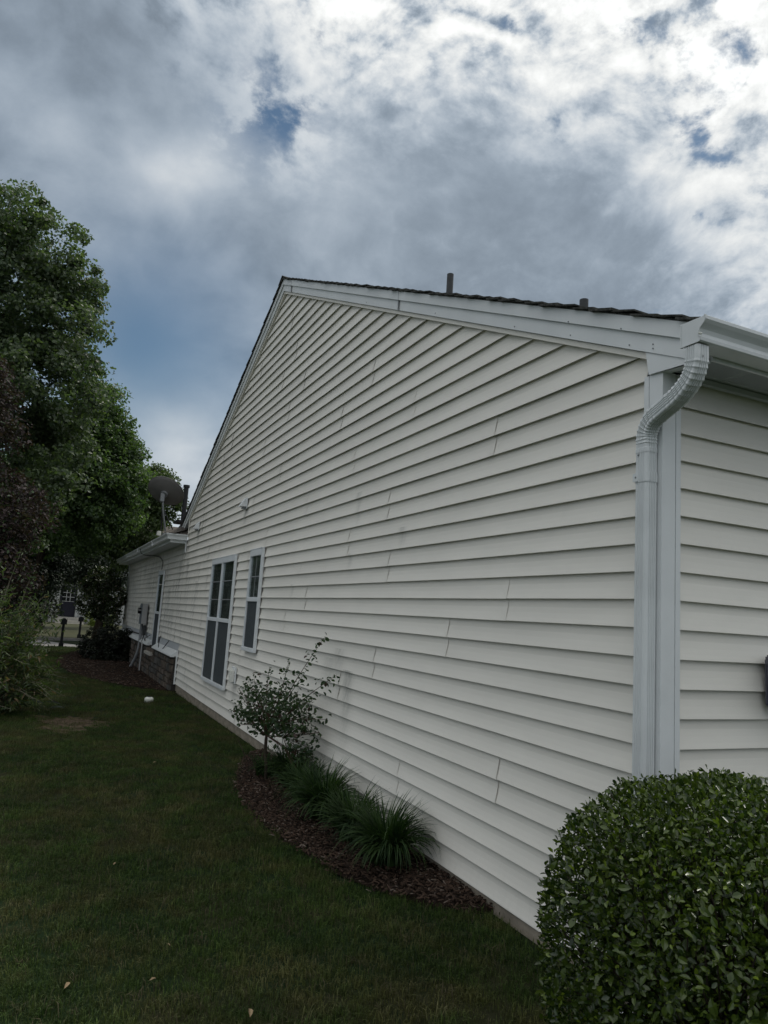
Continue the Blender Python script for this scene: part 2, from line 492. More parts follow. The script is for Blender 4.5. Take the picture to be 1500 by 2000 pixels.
class MB:
    """collects simple shapes, built as one mesh"""
    def __init__(self):
        self.v = []
        self.f = []

    def add(self, v, f):
        n = len(self.v)
        self.v += [tuple(x) for x in v]
        self.f += [tuple(i + n for i in q) for q in f]
        return self

    def box(self, a, b, bev=0.0):
        x0, y0, z0 = [min(p, q) for p, q in zip(a, b)]
        x1, y1, z1 = [max(p, q) for p, q in zip(a, b)]
        e = min(bev, (x1 - x0) / 2.01, (y1 - y0) / 2.01, (z1 - z0) / 2.01)
        if e <= 0:
            v = [(x0, y0, z0), (x1, y0, z0), (x1, y1, z0), (x0, y1, z0), (x0, y0, z1), (x1, y0, z1), (x1, y1, z1), (x0, y1, z1)]
            f = [(0, 3, 2, 1), (4, 5, 6, 7), (0, 1, 5, 4), (1, 2, 6, 5), (2, 3, 7, 6), (3, 0, 4, 7)]
            return self.add(v, f)
        import bmesh
        bm = bmesh.new()
        bmesh.ops.create_cube(bm, size=1.0)
        for w in bm.verts:
            w.co = Vector(((x0 + x1) / 2 + w.co.x * (x1 - x0), (y0 + y1) / 2 + w.co.y * (y1 - y0), (z0 + z1) / 2 + w.co.z * (z1 - z0)))
        bmesh.ops.bevel(bm, geom=bm.edges[:], offset=e, segments=2, affect='EDGES')
        bm.verts.index_update()
        self.add([w.co[:] for w in bm.verts], [[w.index for w in f.verts] for f in bm.faces])
        bm.free()
        return self

    def hexa(self, p):
        """8 points: bottom ring 0-3, top ring 4-7"""
        return self.add(p, [(0, 3, 2, 1), (4, 5, 6, 7), (0, 1, 5, 4), (1, 2, 6, 5), (2, 3, 7, 6), (3, 0, 4, 7)])

    def tube(self, pts, rad, seg=8, cap=True):
        pts = [Vector(p) for p in pts]
        if not isinstance(rad, (list, tuple)):
            rad = [rad] * len(pts)
        rings = []
        prev = None
        for i, p in enumerate(pts):
            d = (pts[min(i + 1, len(pts) - 1)] - pts[max(i - 1, 0)]).normalized()
            if prev is None:
                a = d.orthogonal().normalized()
            else:
                a = (prev - d * prev.dot(d))
                a = a.normalized() if a.length > 1e-6 else d.orthogonal().normalized()
            prev = a
            b = d.cross(a)
            rings.append([p + (a * math.cos(2 * math.pi * k / seg) + b * math.sin(2 * math.pi * k / seg)) * rad[i] for k in range(seg)])
        v = [q for r in rings for q in r]
        f = []
        for i in range(len(pts) - 1):
            for k in range(seg):
                k2 = (k + 1) % seg
                f.append((i * seg + k, i * seg + k2, (i + 1) * seg + k2, (i + 1) * seg + k))
        if cap:
            f.append(tuple(range(seg))[::-1])
            f.append(tuple((len(pts) - 1) * seg + k for k in range(seg)))
        return self.add(v, f)

    def prism(self, poly, axis, a, b):
        """poly: 2D points in the two other axes (in order), extruded along axis a..b"""
        def P(u, v, w):
            return {0: (w, u, v), 1: (u, w, v), 2: (u, v, w)}[axis]
        n = len(poly)
        v = [P(u, w, a) for u, w in poly] + [P(u, w, b) for u, w in poly]
        f = [tuple(range(n)), tuple(range(2 * n - 1, n - 1, -1))]
        for i in range(n):
            j = (i + 1) % n
            f.append((i, i + n, j + n, j))
        return self.add(v, f)

    def obj(self, name, m, parent=None, smooth=False):
        return meshobj(name, self.v, self.f, m, parent, smooth)


def gz(x, y):
    """height of the ground"""
    yy = min(max(y, -3.0), 33.0)
    z = -1.722 - .0070 * yy
    if x < -.2:
        z -= .012 * min(-.2 - x, 6.0)
    return z + .012 * math.sin(x * 1.7 + y * .9) * (1 if x < -.6 else 0)


# ------------------------------------------------------------------ ground
def grid_sheet(name, xs, ys, zf, m, kind='structure'):
    V = [(x, y, zf(x, y)) for y in ys for x in xs]
    nx = len(xs)
    F = [(j * nx + i, j * nx + i + 1, (j + 1) * nx + i + 1, (j + 1) * nx + i) for j in range(len(ys) - 1) for i in range(nx - 1)]
    o = meshobj(name, V, F, m, smooth=True)
    o['kind'] = kind
    return o


xs = [-600, -200, -80, -40, -20, -12, -8] + [-6 + .5 * i for i in range(25)] + [8, 12, 20, 40, 80, 200, 600]
ys = [-600, -200, -60, -20, -10, -6] + [-4 + .5 * i for i in range(77)] + [38, 45, 60, 80, 120, 200, 600]
ground = grid_sheet('lawn_ground', xs, ys, gz, M['ground'])

bed_out = [(.05, 5.95), (-.12, 5.82), (-.30, 5.5), (-.44, 5.1), (-.62, 4.5), (-.74, 3.9), (-.76, 3.35), (-.71, 2.7), (-.62, 2.05), (-.45, 1.65), (-.30, 1.42), (-.10, 1.25), (.05, 1.2)]


def bed_mesh(name, outline, inner_x, m, lift=.03):
    V = []
    F = []
    n = len(outline)
    K = 6
    for i, (x, y) in enumerate(outline):
        for k in range(K + 1):
            f = k / K
            xx = x + (inner_x - x) * f
            V.append((xx, y, gz(xx, y) + .004 + lift * math.sin(min(1, f * 2.2) * math.pi / 2) + .006 * math.sin(31 * xx + 17 * y)))
    for i in range(n - 1):
        for k in range(K):
            a = i * (K + 1) + k
            F.append((a, a + 1, a + K + 2, a + K + 1))
    o = meshobj(name, V, F, m, smooth=True)
    o['kind'] = 'structure'
    return o


def densify(o, step=.15):
    out = []
    for a, b in zip(o[:-1], o[1:]):
        n = max(1, int(math.dist(a, b) / step))
        for k in range(n):
            out.append((a[0] + (b[0] - a[0]) * k / n, a[1] + (b[1] - a[1]) * k / n))
    return out + [o[-1]]


bed_mesh('mulch_bed', densify(bed_out), .06, M['mulch'])
bed2_out = [(0.0, 12.0), (-.35, 12.4), (-.80, 13.1), (-1.25, 14.2), (-1.75, 16.2), (-2.0, 18.5), (-1.9, 21.0), (-1.5, 23.5), (-.9, 25.2), (.0, 26)]
bed_mesh('mulch_bed_wing', densify(bed2_out, .4), .06, M['mulch'])


def in_poly(x, y, poly):
    c = False
    n = len(poly)
    for i in range(n):
        x1, y1 = poly[i]
        x2, y2 = poly[(i + 1) % n]
        if (y1 > y) != (y2 > y) and x < (x2 - x1) * (y - y1) / (y2 - y1) + x1:
            c = not c
    return c


# bare patch of dirt in the lawn
pv = []
for k in range(40):
    a = 2 * math.pi * k / 40
    r = 1 + .22 * math.sin(3 * a + 1) + .20 * math.sin(5 * a + 2) + .16 * math.sin(9 * a) + .10 * math.sin(17 * a)
    pv.append((-1.93 + .43 * r * math.cos(a), 8.35 + .72 * r * math.sin(a)))
meshobj('dirt_patch', [(-1.93, 8.35, gz(-1.93, 8.35) + .006)] + [(x, y, gz(x, y) + .005) for x, y in pv], [(0, 1 + k, 1 + (k + 1) % 40) for k in range(40)], M['dirt'])['kind'] = 'structure'

# street at the far end: kerb, road, path to the far house
ZR = gz(-1, 33)
meshobj('road', [(-60, 26.9, gz(-1, 27) + .006), (60, 26.9, gz(-1, 27) + .006), (60, 31.6, ZR - .02), (-60, 31.6, ZR - .02)], [(0, 1, 2, 3)], M['asphalt'])['kind'] = 'structure'
k = MB().box((-60, 31.6, ZR - .3), (60, 31.78, ZR + .12), .02).obj('kerb', M['kerb'])
k['kind'] = 'structure'
k = MB().box((-60, 26.55, ZR - .3), (60, 26.72, gz(-1, 26.6) + .02), .02).obj('kerb', M['kerb'])
k['kind'] = 'structure'
far_lawn = meshobj('far_lawn', [(-80, 31.8, ZR + .10), (80, 31.8, ZR + .10), (80, 66, ZR + .16), (-80, 66, ZR + .16)], [(0, 1, 2, 3)], leafmat('far_lawn_grass', (.030, .036, .012), (.055, .056, .020), .8, .0, .5))
far_lawn['kind'] = 'structure'

# ------------------------------------------------------------------ house
E = .127
house = thing('house', 'cream vinyl sided gable house with white trim, tall windows and lower wing beyond', 'house')
YA = 6.60


def zJR(y):
    return 1.080 + .452 * y


def zJL(y):
    return 4.063 - .439 * (y - YA)


def y_right(z):      # start of the siding under the right rake
    return max(.10, (z - 1.080) / .452 - .02)


def y_left(z, yend):
    return min(yend, YA + (4.063 - z) / .439 + .02)


PROF = []   # (offset inwards, height in courses)
for c in range(2):
    PROF += [(.0225, c + .070), (.0205, c + .090), (.0050, c + .060), (.0016, c + .0), (.0, c + .016), (.0012, c + .06), (.0060, c + .20), (.0125, c + .42), (.0180, c + .66), (.0200, c + .88), (.0202, c + 1.05)]


def panel(s0, s1, kb, plane, parent, lo=None, hi=None, lap0=True, name='siding_panel', kmax=99):
    """one double-course vinyl panel from s0 to s1; lap0: its near end laps over its neighbour"""
    n = max(2, int((s1 - s0) / .3) + 1)
    FR = [0.0, .006, .02, .05] if lap0 and s1 - s0 > 1 else [0.0]
    FR = FR + [FR[-1] + (1 - FR[-1]) * k_ / n for k_ in range(1, n + 1)]
    n = len(FR) - 1
    V = []
    F = []
    ph = random.random() * 20
    prof = [(o, kb + h) for o, h in PROF if kb + h <= kmax]
    for o, kk in prof:
        z = kk * E
        a = max(s0, lo(z)) if lo else s0
        b = min(s1, hi(z)) if hi else s1
        if b < a:
            b = a = (a + b) / 2
        for i in range(n + 1):
            f = FR[i]
            s = a + (b - a) * f
            w = .0009 * math.sin(s * 2.3 + ph) + .0006 * math.sin(s * 5.1 + 2 * ph)
            off = o + w
            if lap0:
                mid = math.sin(min(1, max(0, (kk - kb) % 1.0)) * math.pi) if o > .0001 and (kk - kb) % 1.0 > .012 else .2
                d = s - s0
                off -= (.0024 + .0034 * mid) * math.exp(-d / .05)
            zz = z + .0011 * math.sin(s * 1.1 + ph)
            V.append((off, s, zz) if plane == 'x' else (s, off, zz))
    m = n + 1
    for j in range(len(prof) - 1):
        for i in range(n):
            F.append((j * m + i, j * m + i + 1, (j + 1) * m + i + 1, (j + 1) * m + i))
    if not F:
        return None
    return meshobj(name, V, F, M['siding'], parent)


YW = 23.6          # far end of the wing wall
seams = {17: 6.0, 19: 5.46, 15: 3.4, 13: 4.13, 11: 2.53, 9: 3.72, 7: 1.37, 5: 2.9, 3: 3.72, 1: 2.83, -1: 1.17, -3: 1.84, -5: 2.99, -7: 3.70, -9: 1.20, -11: 2.45, -13: 3.66, 21: 6.4, 23: 5.9, 25: 7.6, 27: 6.2, 29: 7.4}
L = 3.63
for kb in range(-13, 33, 2):
    zt, zb = (kb + 2) * E, kb * E
    yend = YW if kb < 9 else (12.42 if kb < 13 else 13.2)
    lo = y_right
    hi = (lambda z, ye=yend: min(ye, y_left(z, ye)) if z > 1.45 else ye)
    s_lo = y_right(zb)
    s_hi = hi(zb)
    if s_hi - s_lo < .05:
        continue
    a = seams.get(kb, 4.0)
    cuts = []
    s = a
    while s > s_lo + .12:
        s -= L
    s += L if s < s_lo + .12 else 0
    while s < s_hi - .1:
        cuts.append(s)
        s += L
    edges = [s_lo] + cuts + [s_hi]
    for i, (p0, p1) in enumerate(zip(edges[:-1], edges[1:])):
        if p1 - p0 < .03:
            continue
        first = i == 0
        last = i == len(edges) - 2
        # the stone base replaces the siding low on the wing
        if kb < -8 and p1 > 12.16:
            if p0 > 12.1:
                continue
            p1 = 12.16
        panel(p0 + (0 if first else .0), p1 + (.02 if not last else 0), kb, 'x', house, lo, hi, lap0=not first, kmax=32.0)
# front wall (facing the camera side street)
for kb in range(-13, 9, 2):
    edges = [.10] + [x for x in ([3.1, 6.7] if (kb // 2) % 2 else [1.9, 5.5]) if x > .4] + [7.9]
    for i, (p0, p1) in enumerate(zip(edges[:-1], edges[1:])):
        panel(p0, p1 + .02, kb, 'y', house, lap0=i > 0, kmax=8.4)

# structure behind the siding
core = MB().prism([(.03, -1.66), (12.3, -1.66), (12.3, 1.5), (YA, 4.02), (.03, 1.05)], 0, .03, 8.0)
core.obj('wall_core', M['soffit'], house)
MB().box((.03, 12.31, -1.66), (8.0, YW - .03, 1.15)).obj('wall_core', M['soffit'], house)
# concrete foundation with form joints
f = MB()
for a, b in ((.035, .62), (.626, 2.1), (2.106, 4.6), (4.606, 7.2), (7.206, 9.7), (9.706, 12.4)):
    f.box((.022 + random.random() * .006, a, -2.3), (.30, b, -1.655))
f.obj('foundation', M['concrete'], house)
MB().box((.301, .022, -2.3), (7.97, .3, -1.655)).obj('foundation', M['concrete'], house)
MB().box((.02, .036, -1.662), (.06, 12.1, -1.648)).obj('starter_strip', M['trim'], house)

# corner post: two faces with pockets
ZT = 1.03
cp = MB()
cp.box((-.012, .0, -1.67), (.03, .066, ZT)).box((-.004, .066, -1.67), (.03, .074, ZT)).box((-.010, .074, -1.67), (.03, .102, ZT))
cp.box((-.012, -.012, -1.67), (.066, -.0005, ZT)).box((.066, -.004, -1.67), (.074, .03, ZT)).box((.074, -.010, -1.67), (.102, .03, ZT))
cp.obj('corner_post', M['trim'], house)

# rake boards
def rake_band(name, za, zb, x0, x1, m, cutR=-.235, parent=house, yend=12.95):
    """sloped board following both rakes; za/zb heights above the siding line"""
    for side in (0, 1):
        b = MB()
        if side == 0:
            f0, y0, y1 = zJR, cutR, YA
        else:
            f0, y0, y1 = zJL, YA, yend
        b.hexa([(x0, y0, f0(y0) + za), (x0, y1, f0(y1) + za), (x1, y1, f0(y1) + za), (x1, y0, f0(y0) + za),
                (x0, y0, f0(y0) + zb), (x0, y1, f0(y1) + zb), (x1, y1, f0(y1) + zb), (x1, y0, f0(y0) + zb)])
        b.obj(name, m, parent)


rake_band('rake_trim', -.004, .028, -.016, .02, M['siding'], .075, yend=12.34)
rake_band('rake_board', .030, .118, -.030, .02, M['trim'], yend=12.95)
rake_band('rake_fascia', .1185, .196, -.046, .02, M['trim'], yend=12.95)
# joint covers and nails on the rake board
for y in (2.85, 6.2):
    MB().box((-.0475, y, zJR(y) + .033), (-.0300, y + .004, zJR(y) + .19)).obj('board_joint', M['conduit'], house)
for y, dz in ((.18, .05), (.03, .052), (.03, .072), (.62, .052), (.62, .125), (1.15, .05), (2.2, .055), (3.6, .055), (.22, .125)):
    MB().tube([(-.0505 if dz > .12 else -.0335, y, zJR(y) + dz), (-.028, y, zJR(y) + dz)], .0035, 6).obj('nail', M['screw'], house)

# eave return, soffit, fascia
YF = -.235
MB().add([(-.024, YF, 1.012), (-.024, .062, 1.030), (-.024, .082, 1.146), (-.024, YF, zJR(YF) + .030),
          (.03, YF, 1.012), (.03, .062, 1.030), (.03, .082, 1.146), (.03, YF, zJR(YF) + .030)],
         [(0, 1, 2, 3), (7, 6, 5, 4), (0, 4, 5, 1), (1, 5, 6, 2), (2, 6, 7, 3), (3, 7, 4, 0)]).obj('eave_return', M['trim'], house)
MB().box((.03, YF - .012, 1.015), (7.95, YF, 1.15)).obj('fascia', M['trim'], house)
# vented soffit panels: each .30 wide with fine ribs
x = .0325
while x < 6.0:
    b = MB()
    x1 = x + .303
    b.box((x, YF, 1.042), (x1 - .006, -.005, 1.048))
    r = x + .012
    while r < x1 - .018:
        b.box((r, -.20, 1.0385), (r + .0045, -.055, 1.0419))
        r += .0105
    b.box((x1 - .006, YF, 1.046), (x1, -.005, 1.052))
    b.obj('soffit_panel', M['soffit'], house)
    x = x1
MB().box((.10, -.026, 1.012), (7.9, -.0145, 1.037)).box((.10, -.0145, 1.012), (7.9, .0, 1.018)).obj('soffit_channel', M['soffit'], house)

# gutter, K profile (y outwards, z)
gp = [(-.246, 1.145), (-.246, 1.026), (-.252, 1.022), (-.338, 1.022), (-.345, 1.027), (-.347, 1.043), (-.338, 1.050), (-.335, 1.068), (-.342, 1.088), (-.362, 1.110), (-.372, 1.125), (-.372, 1.142), (-.366, 1.147), (-.358, 1.143),
      (-.360, 1.134), (-.368, 1.130), (-.359, 1.112), (-.338, 1.090), (-.331, 1.068), (-.333, 1.052), (-.341, 1.042), (-.339, 1.028), (-.252, 1.026), (-.249, 1.145)]
gp = [(y_, 1.030 + (z_ - 1.022) * .83) for y_, z_ in gp]
gut = MB()
XG = -.150


def shell(mb, pr, x0, x1):
    v = [(x0, y, z) for y, z in pr] + [(x1, y, z) for y, z in pr]
    n = len(pr)
    mb.add(v, [(i, (i + 1) % n, (i + 1) % n + n, i + n) for i in range(n)])


shell(gut, gp, XG, 7.9)
gutter = gut.obj('gutter', M['gutter'], house)
cap = MB()
out = gp[:14]
cap.add([(XG - .002, y, z) for y, z in out], [tuple(range(14))])
cap.box((XG - .006, -.2475, 1.028), (XG + .006, -.2435, 1.130))
for (y0, z0), (y1, z1) in zip(out[1:12], out[2:13]):
    cap.tube([(XG - .003, y0, z0), (XG - .003, y1, z1)], .0028, 5)
cap.obj('end_cap', M['gutter'], gutter)
MB().tube([(XG - .006, -.337, 1.064), (XG + .006, -.345, 1.062)], .005, 8).obj('rivet', M['cap'], gutter)


# downspout: corrugated rectangular pipe swept along a path
def ds_section(hw=.036, hd=.0335):
    P = []
    r = .010
    def side(ax, ay, bx, by, nx, ny, ribs):
        n = 30
        for i in range(n):
            f = i / n
            d = 0
            if ribs:
                d = .0042 * max(-.3, math.cos(f * 2 * math.pi * ribs)) if .12 < f < .88 else 0
            P.append((ax + (bx - ax) * f - nx * d, ay + (by - ay) * f - ny * d))
    def arc(cx, cy, a0):
        for i in range(6):
            a = a0 + math.pi / 2 * i / 6
            P.append((cx + r * math.cos(a), cy + r * math.sin(a)))
    side(hw - r, hd, -hw + r, hd, 0, 1, 5)
    arc(-hw + r, hd - r, math.pi / 2)
    side(-hw, hd - r, -hw, -hd + r, -1, 0, 5)
    arc(-hw + r, -hd + r, math.pi)
    side(-hw + r, -hd, hw - r, -hd, 0, -1, 5)
    arc(hw - r, -hd + r, 1.5 * math.pi)
    side(hw, -hd + r, hw, hd - r, 1, 0, 5)
    arc(hw - r, hd - r, 0)
    return P


def sweep(path, sides, scales, m, parent, name, sec):
    V = []
    n = len(sec)
    for i, p in enumerate(path):
        t = (path[min(i + 1, len(path) - 1)] - path[max(i - 1, 0)]).normalized()
        s = (sides[i] - t * sides[i].dot(t)).normalized()
        w = s.cross(t)
        for u, v in sec:
            V.append(p + s * (v * scales[i]) + w * (u * scales[i]))
    F = [(i * n + k, i * n + (k + 1) % n, (i + 1) * n + (k + 1) % n, (i + 1) * n + k) for i in range(len(path) - 1) for k in range(n)]
    return meshobj(name, V, F, m, parent)


def catmull(P, per):
    P = [Vector(p) for p in P]
    P = [P[0] * 2 - P[1]] + P + [P[-1] * 2 - P[-2]]
    out = []
    for i in range(1, len(P) - 2):
        for k in range(per):
            t = k / per
            a, b, c, d = P[i - 1:i + 3]
            out.append(.5 * ((2 * b) + (c - a) * t + (2 * a - 5 * b + 4 * c - d) * t * t + (3 * b - 3 * c + d - a) * t ** 3))
    return out + [P[-2]]


sec = ds_section()
path = catmull([(-.118, -.296, 1.024), (-.118, -.294, .955), (-.110, -.262, .900), (-.096, -.190, .855), (-.078, -.095, .825), (-.062, -.005, .795), (-.052, .038, .745), (-.0485, .045, .690), (-.0485, .045, .650)], 10)
sides = []
scl = []
for i, p in enumerate(path):
    f = i / (len(path) - 1)
    b = math.sin(math.pi * f)
    sides.append(Vector((1, -.22 * b, 0)).normalized())
    s = 1.0
    # crimps on the inside of both bends
    if .10 < f < .46 or .56 < f < .90:
        s += .060 * (1 if i % 3 == 0 else (-.25 if i % 3 == 1 else 0))
    if f > .93:
        s = 1.035
    scl.append(s)
dsp = MB()
down = sweep([Vector((-.0485, .045, .655)), Vector((-.0485, .045, -1.58))], [Vector((1, 0, 0))] * 2, [.985, .985], M['gutter'], house, 'downspout', sec)
sweep(path, sides, scl, M['gutter'], down, 'elbow', sec)
sweep([Vector((-.0485, .045, .560)), Vector((-.0485, .045, .515))], [Vector((1, 0, 0))] * 2, [1.06, 1.06], M['gutter'], down, 'strap', [(u, v) for u, v in sec])
MB().box((-.087, .058, .520), (-.083, .088, .556)).obj('strap_tab', M['gutter'], down)
for p in ((-.0855, .058, .640), (-.0885, .070, .538), (-.125, -.331, .975)):
    q = (p[0] + .006, p[1], p[2])
    if p[1] < -.2:
        MB().tube([(p[0], p[1] - .003, p[2]), (p[0], p[1] + .006, p[2])], .0045, 8).obj('screw', M['screw'], down)
    else:
        MB().tube([p, q], .0045, 8).obj('screw', M['screw'], down)
# kick-out elbow at the foot of the downspout
foot = catmull([(-.0485, .045, -1.56), (-.0485, .045, -1.63), (-.07, .045, -1.665), (-.17, .045, -1.69)], 6)
sweep(foot, [Vector((0, 1, 0))] * len(foot), [1.0] * len(foot), M['gutter'], down, 'foot_elbow', [(v, u) for u, v in sec])


# ------------------------------------------------------------------ roof
def roof_z(y, off=0.0):
    return (zJR(y) if y <= YA else zJL(y)) + .196 + off


deck = MB()
deck.prism([(-.30, roof_z(-.30, .001)), (YA, roof_z(YA, .001)), (12.95, roof_z(12.95, .001)), (12.95, roof_z(12.95, .010)), (YA, roof_z(YA, .010)), (-.30, roof_z(-.30, .010))], 0, -.05, 8.2)
deck.obj('roof_deck', M['shingle'], house)
# shingle courses: the tab at the rake is its own piece, the rest of the roof's courses are joined
EXPO = .142


def shingle_tab(x0, x1, y0, y1, slope, zf, thick, parent, name='shingle', droop=.0):
    """tab whose low edge is y0 (towards the eave)"""
    b = MB()
    v = []
    for yy, lift in ((y0, .012 + thick), (y1, .006)):
        for xx in (x0, x1):
            dr = droop if xx == x0 else 0
            v.append((xx, yy, zf(yy) + lift - dr - thick))
            v.append((xx, yy, zf(yy) + lift - dr * .7))
    b.add(v, [(0, 2, 3, 1), (4, 5, 7, 6), (0, 1, 5, 4), (2, 6, 7, 3), (1, 3, 7, 5), (0, 4, 6, 2)])
    return b.obj(name, M['shingle'], parent)


rest = MB()
y = -.315
i = 0
while y < YA:
    zf = lambda q: roof_z(q, .004)
    x1 = random.uniform(.18, .34)
    shingle_tab(-.066 - random.random() * .012, x1, y, min(y + EXPO + .03, YA), .45, zf, .008 + random.random() * .006, house, droop=random.uniform(-.008, .005))
    rest.hexa([(x1 + .004, y, zf(y) + .006), (8.15, y, zf(y) + .006), (8.15, y + EXPO, zf(y + EXPO) + .004), (x1 + .004, y + EXPO, zf(y + EXPO) + .004),
               (x1 + .004, y, zf(y) + .020), (8.15, y, zf(y) + .020), (8.15, y + EXPO, zf(y + EXPO) + .008), (x1 + .004, y + EXPO, zf(y + EXPO) + .008)])
    y += EXPO
y = 12.96
while y > YA + .02:
    zf = lambda q: roof_z(q, .004)
    x1 = random.uniform(.18, .34)
    ya = max(y - EXPO - .03, YA)
    shingle_tab(-.066 - random.random() * .010, x1, y, ya, -.44, zf, .009 + random.random() * .008, house, droop=random.uniform(-.006, .006))
    rest.hexa([(x1 + .004, y, zf(y) + .006), (8.15, y, zf(y) + .006), (8.15, y - EXPO, zf(y - EXPO) + .004), (x1 + .004, y - EXPO, zf(y - EXPO) + .004),
               (x1 + .004, y, zf(y) + .020), (8.15, y, zf(y) + .020), (8.15, y - EXPO, zf(y - EXPO) + .008), (x1 + .004, y - EXPO, zf(y - EXPO) + .008)])
    y -= EXPO
r = rest.obj('shingle_courses', M['shingle'], house)
r['kind'] = 'stuff'
for i in range(12):
    xa = -.075 + i * .30
    MB().hexa([(xa, YA - .15, roof_z(YA - .15, .022)), (xa + .42, YA - .15, roof_z(YA - .15, .016)), (xa + .42, YA, roof_z(YA, .026)), (xa, YA, roof_z(YA, .034)),
               (xa, YA - .15, roof_z(YA - .15, .030)), (xa + .42, YA - .15, roof_z(YA - .15, .022)), (xa + .42, YA, roof_z(YA, .034)), (xa, YA, roof_z(YA, .044))]).obj('ridge_cap', M['shingle'], house)
    MB().hexa([(xa, YA + .15, roof_z(YA + .15, .022)), (xa + .42, YA + .15, roof_z(YA + .15, .016)), (xa + .42, YA, roof_z(YA, .026)), (xa, YA, roof_z(YA, .034)),
               (xa, YA + .15, roof_z(YA + .15, .030)), (xa + .42, YA + .15, roof_z(YA + .15, .022)), (xa + .42, YA, roof_z(YA, .034)), (xa, YA, roof_z(YA, .044))]).obj('ridge_cap', M['shingle'], house)

# vent pipes
for (px, py, zt, rr) in ((1.5, 4.79, 3.965, .040), (1.5, 2.36, 2.685, .038)):
    zb = roof_z(py)
    b = MB().tube([(px, py, zb - .1), (px, py, zt)], rr, 16)
    b.tube([(px, py, zb + .10), (px, py, zb + .115)], rr + .004, 16)
    vp = b.obj('vent_pipe', M['pipe_dark'], house)
    MB().tube([(px, py, zb - .05), (px, py, zb + .02), (px, py, zb + .10)], [rr + .06, rr + .035, rr + .006], 16).obj('pipe_boot', M['pipe_black'], vp)

# ------------------------------------------------------------------ wing eave and roof
XO, YE0, YE1 = -.40, 12.42, 23.95
ZE = 1.255
# soffit and fascia of the wing
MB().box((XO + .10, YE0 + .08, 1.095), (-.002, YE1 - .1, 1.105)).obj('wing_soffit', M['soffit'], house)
MB().box((XO + .085, YE0 + .07, 1.08), (XO + .10, YE1 - .1, 1.24)).box((XO + .10, YE0 + .07, 1.08), (-.002, YE0 + .08, 1.24)).obj('wing_fascia', M['trim'], house)
# gutter of the wing with its short return
wg = MB()
prof2 = [(0, 0), (-.07, 0), (-.078, .012), (-.072, .022), (-.078, .06), (-.105, .095), (-.105, .115), (-.095, .115), (-.095, .10), (-.066, .06), (-.062, .01), (0, .008)]
for (a, bb) in zip(prof2, prof2[1:] + prof2[:1]):
    pass
ring = []
for o, h in prof2:
    ring.append([(-.003, YE0 + .07 + o, 1.135 + h), (XO + .085 + o, YE0 + .07 + o, 1.135 + h), (XO + .085 + o, YE1, 1.135 + h)])
V = [p for r_ in ring for p in r_]
F = []
n = len(ring)
for i in range(n):
    j = (i + 1) % n
    for q in range(2):
        F.append((i * 3 + q, i * 3 + q + 1, j * 3 + q + 1, j * 3 + q))
F.append(tuple(i * 3 + 2 for i in range(n)))
wing_gutter = meshobj('wing_gutter', V, F, M['gutter'], house)
for yy in (14.6, 17.5, 20.4):
    MB().box((XO - .022, yy, 1.14), (XO + .08, yy + .02, 1.252)).obj('gutter_seam', M['gutter'], wing_gutter)
# frieze and end trim under the return
MB().box((-.020, YE0 + .02, .900), (-.002, YE0 + .075, 1.135), .002).obj('return_trim', M['trim'], house)
MB().box((-.016, YE0 + .075, 1.07), (-.002, YW, 1.094)).obj('soffit_channel', M['trim'], house)
MB().box((-.014, 12.34, 1.20), (.0, 12.36, 1.62)).obj('wall_trim', M['siding'], house)
MB().box((-.012, YW - .09, -1.3), (.02, YW + .012, 1.08)).obj('corner_post', M['trim'], house)
# roof planes
SL = .45
xe, ye = XO + .0, YE0 - .0
def wz(x, y):
    return 1.235 + SL * min(x - xe, y - ye)
W = 4.0
wr = MB()
wr.add([(xe, ye, wz(xe, ye)), (xe + W, ye + W, 1.235 + SL * W), (xe + W, YE1, 1.235 + SL * W), (xe, YE1, 1.235),
        (xe + W, ye, 1.235)], [(0, 1, 2, 3), (0, 4, 1)])
wr.obj('wing_roof_deck', M['shingle_b'], house)
sh = MB()
dd = 0.0
while dd < W - .2:
    z0, z1 = 1.235 + SL * dd + .016, 1.235 + SL * (dd + EXPO) + .006
    sh.add([(xe + dd, ye + dd, z0), (xe + dd, YE1, z0), (xe + dd + EXPO, YE1, z1), (xe + dd + EXPO, ye + dd + EXPO, z1), (xe + dd, ye + dd, z0 - .014), (xe + dd, YE1, z0 - .014)], [(0, 1, 2, 3), (0, 4, 5, 1)])
    sh.add([(xe + dd, ye + dd, z0), (xe + W, ye + dd, z0), (xe + W, ye + dd + EXPO, z1), (xe + dd + EXPO, ye + dd + EXPO, z1), (xe + dd, ye + dd, z0 - .014), (xe + W, ye + dd, z0 - .014)], [(0, 1, 2, 3), (0, 4, 5, 1)])
    dd += EXPO
sh.obj('wing_shingle_courses', M['shingle_b'], house)['kind'] = 'stuff'
dd = 0.02
while dd < 2.6:
    a = Vector((xe + dd, ye + dd, 1.235 + SL * dd + .03))
    b_ = a + Vector((.24, .24, .24 * SL))
    s = Vector((.10, -.10, -.02))
    MB().add([a + s, b_ + s, b_, a, a - s + Vector((0, 0, -.03)), b_ - s + Vector((0, 0, -.03))], [(0, 1, 2, 3), (3, 2, 5, 4)]).obj('hip_cap', M['shingle_b'], house)
    dd += .2
# black flue with boot on the wing roof
fx, fy = .26, 14.9
fl = MB().tube([(fx, fy, 1.5), (fx, fy, 2.62)], .055, 16).tube([(fx, fy, 2.60), (fx, fy, 2.66)], .075, 16).obj('flue_pipe', M['pipe_black'], house)
MB().tube([(fx, fy, wz(fx, fy) - .02), (fx, fy, wz(fx, fy) + .08), (fx, fy, wz(fx, fy) + .16)], [.17, .11, .062], 16).obj('flue_boot', M['pipe_black'], fl)
MB().box((-.02, 14.0, 1.66), (.30, 14.45, 1.72), .01).obj('roof_vent', M['pipe_black'], house)
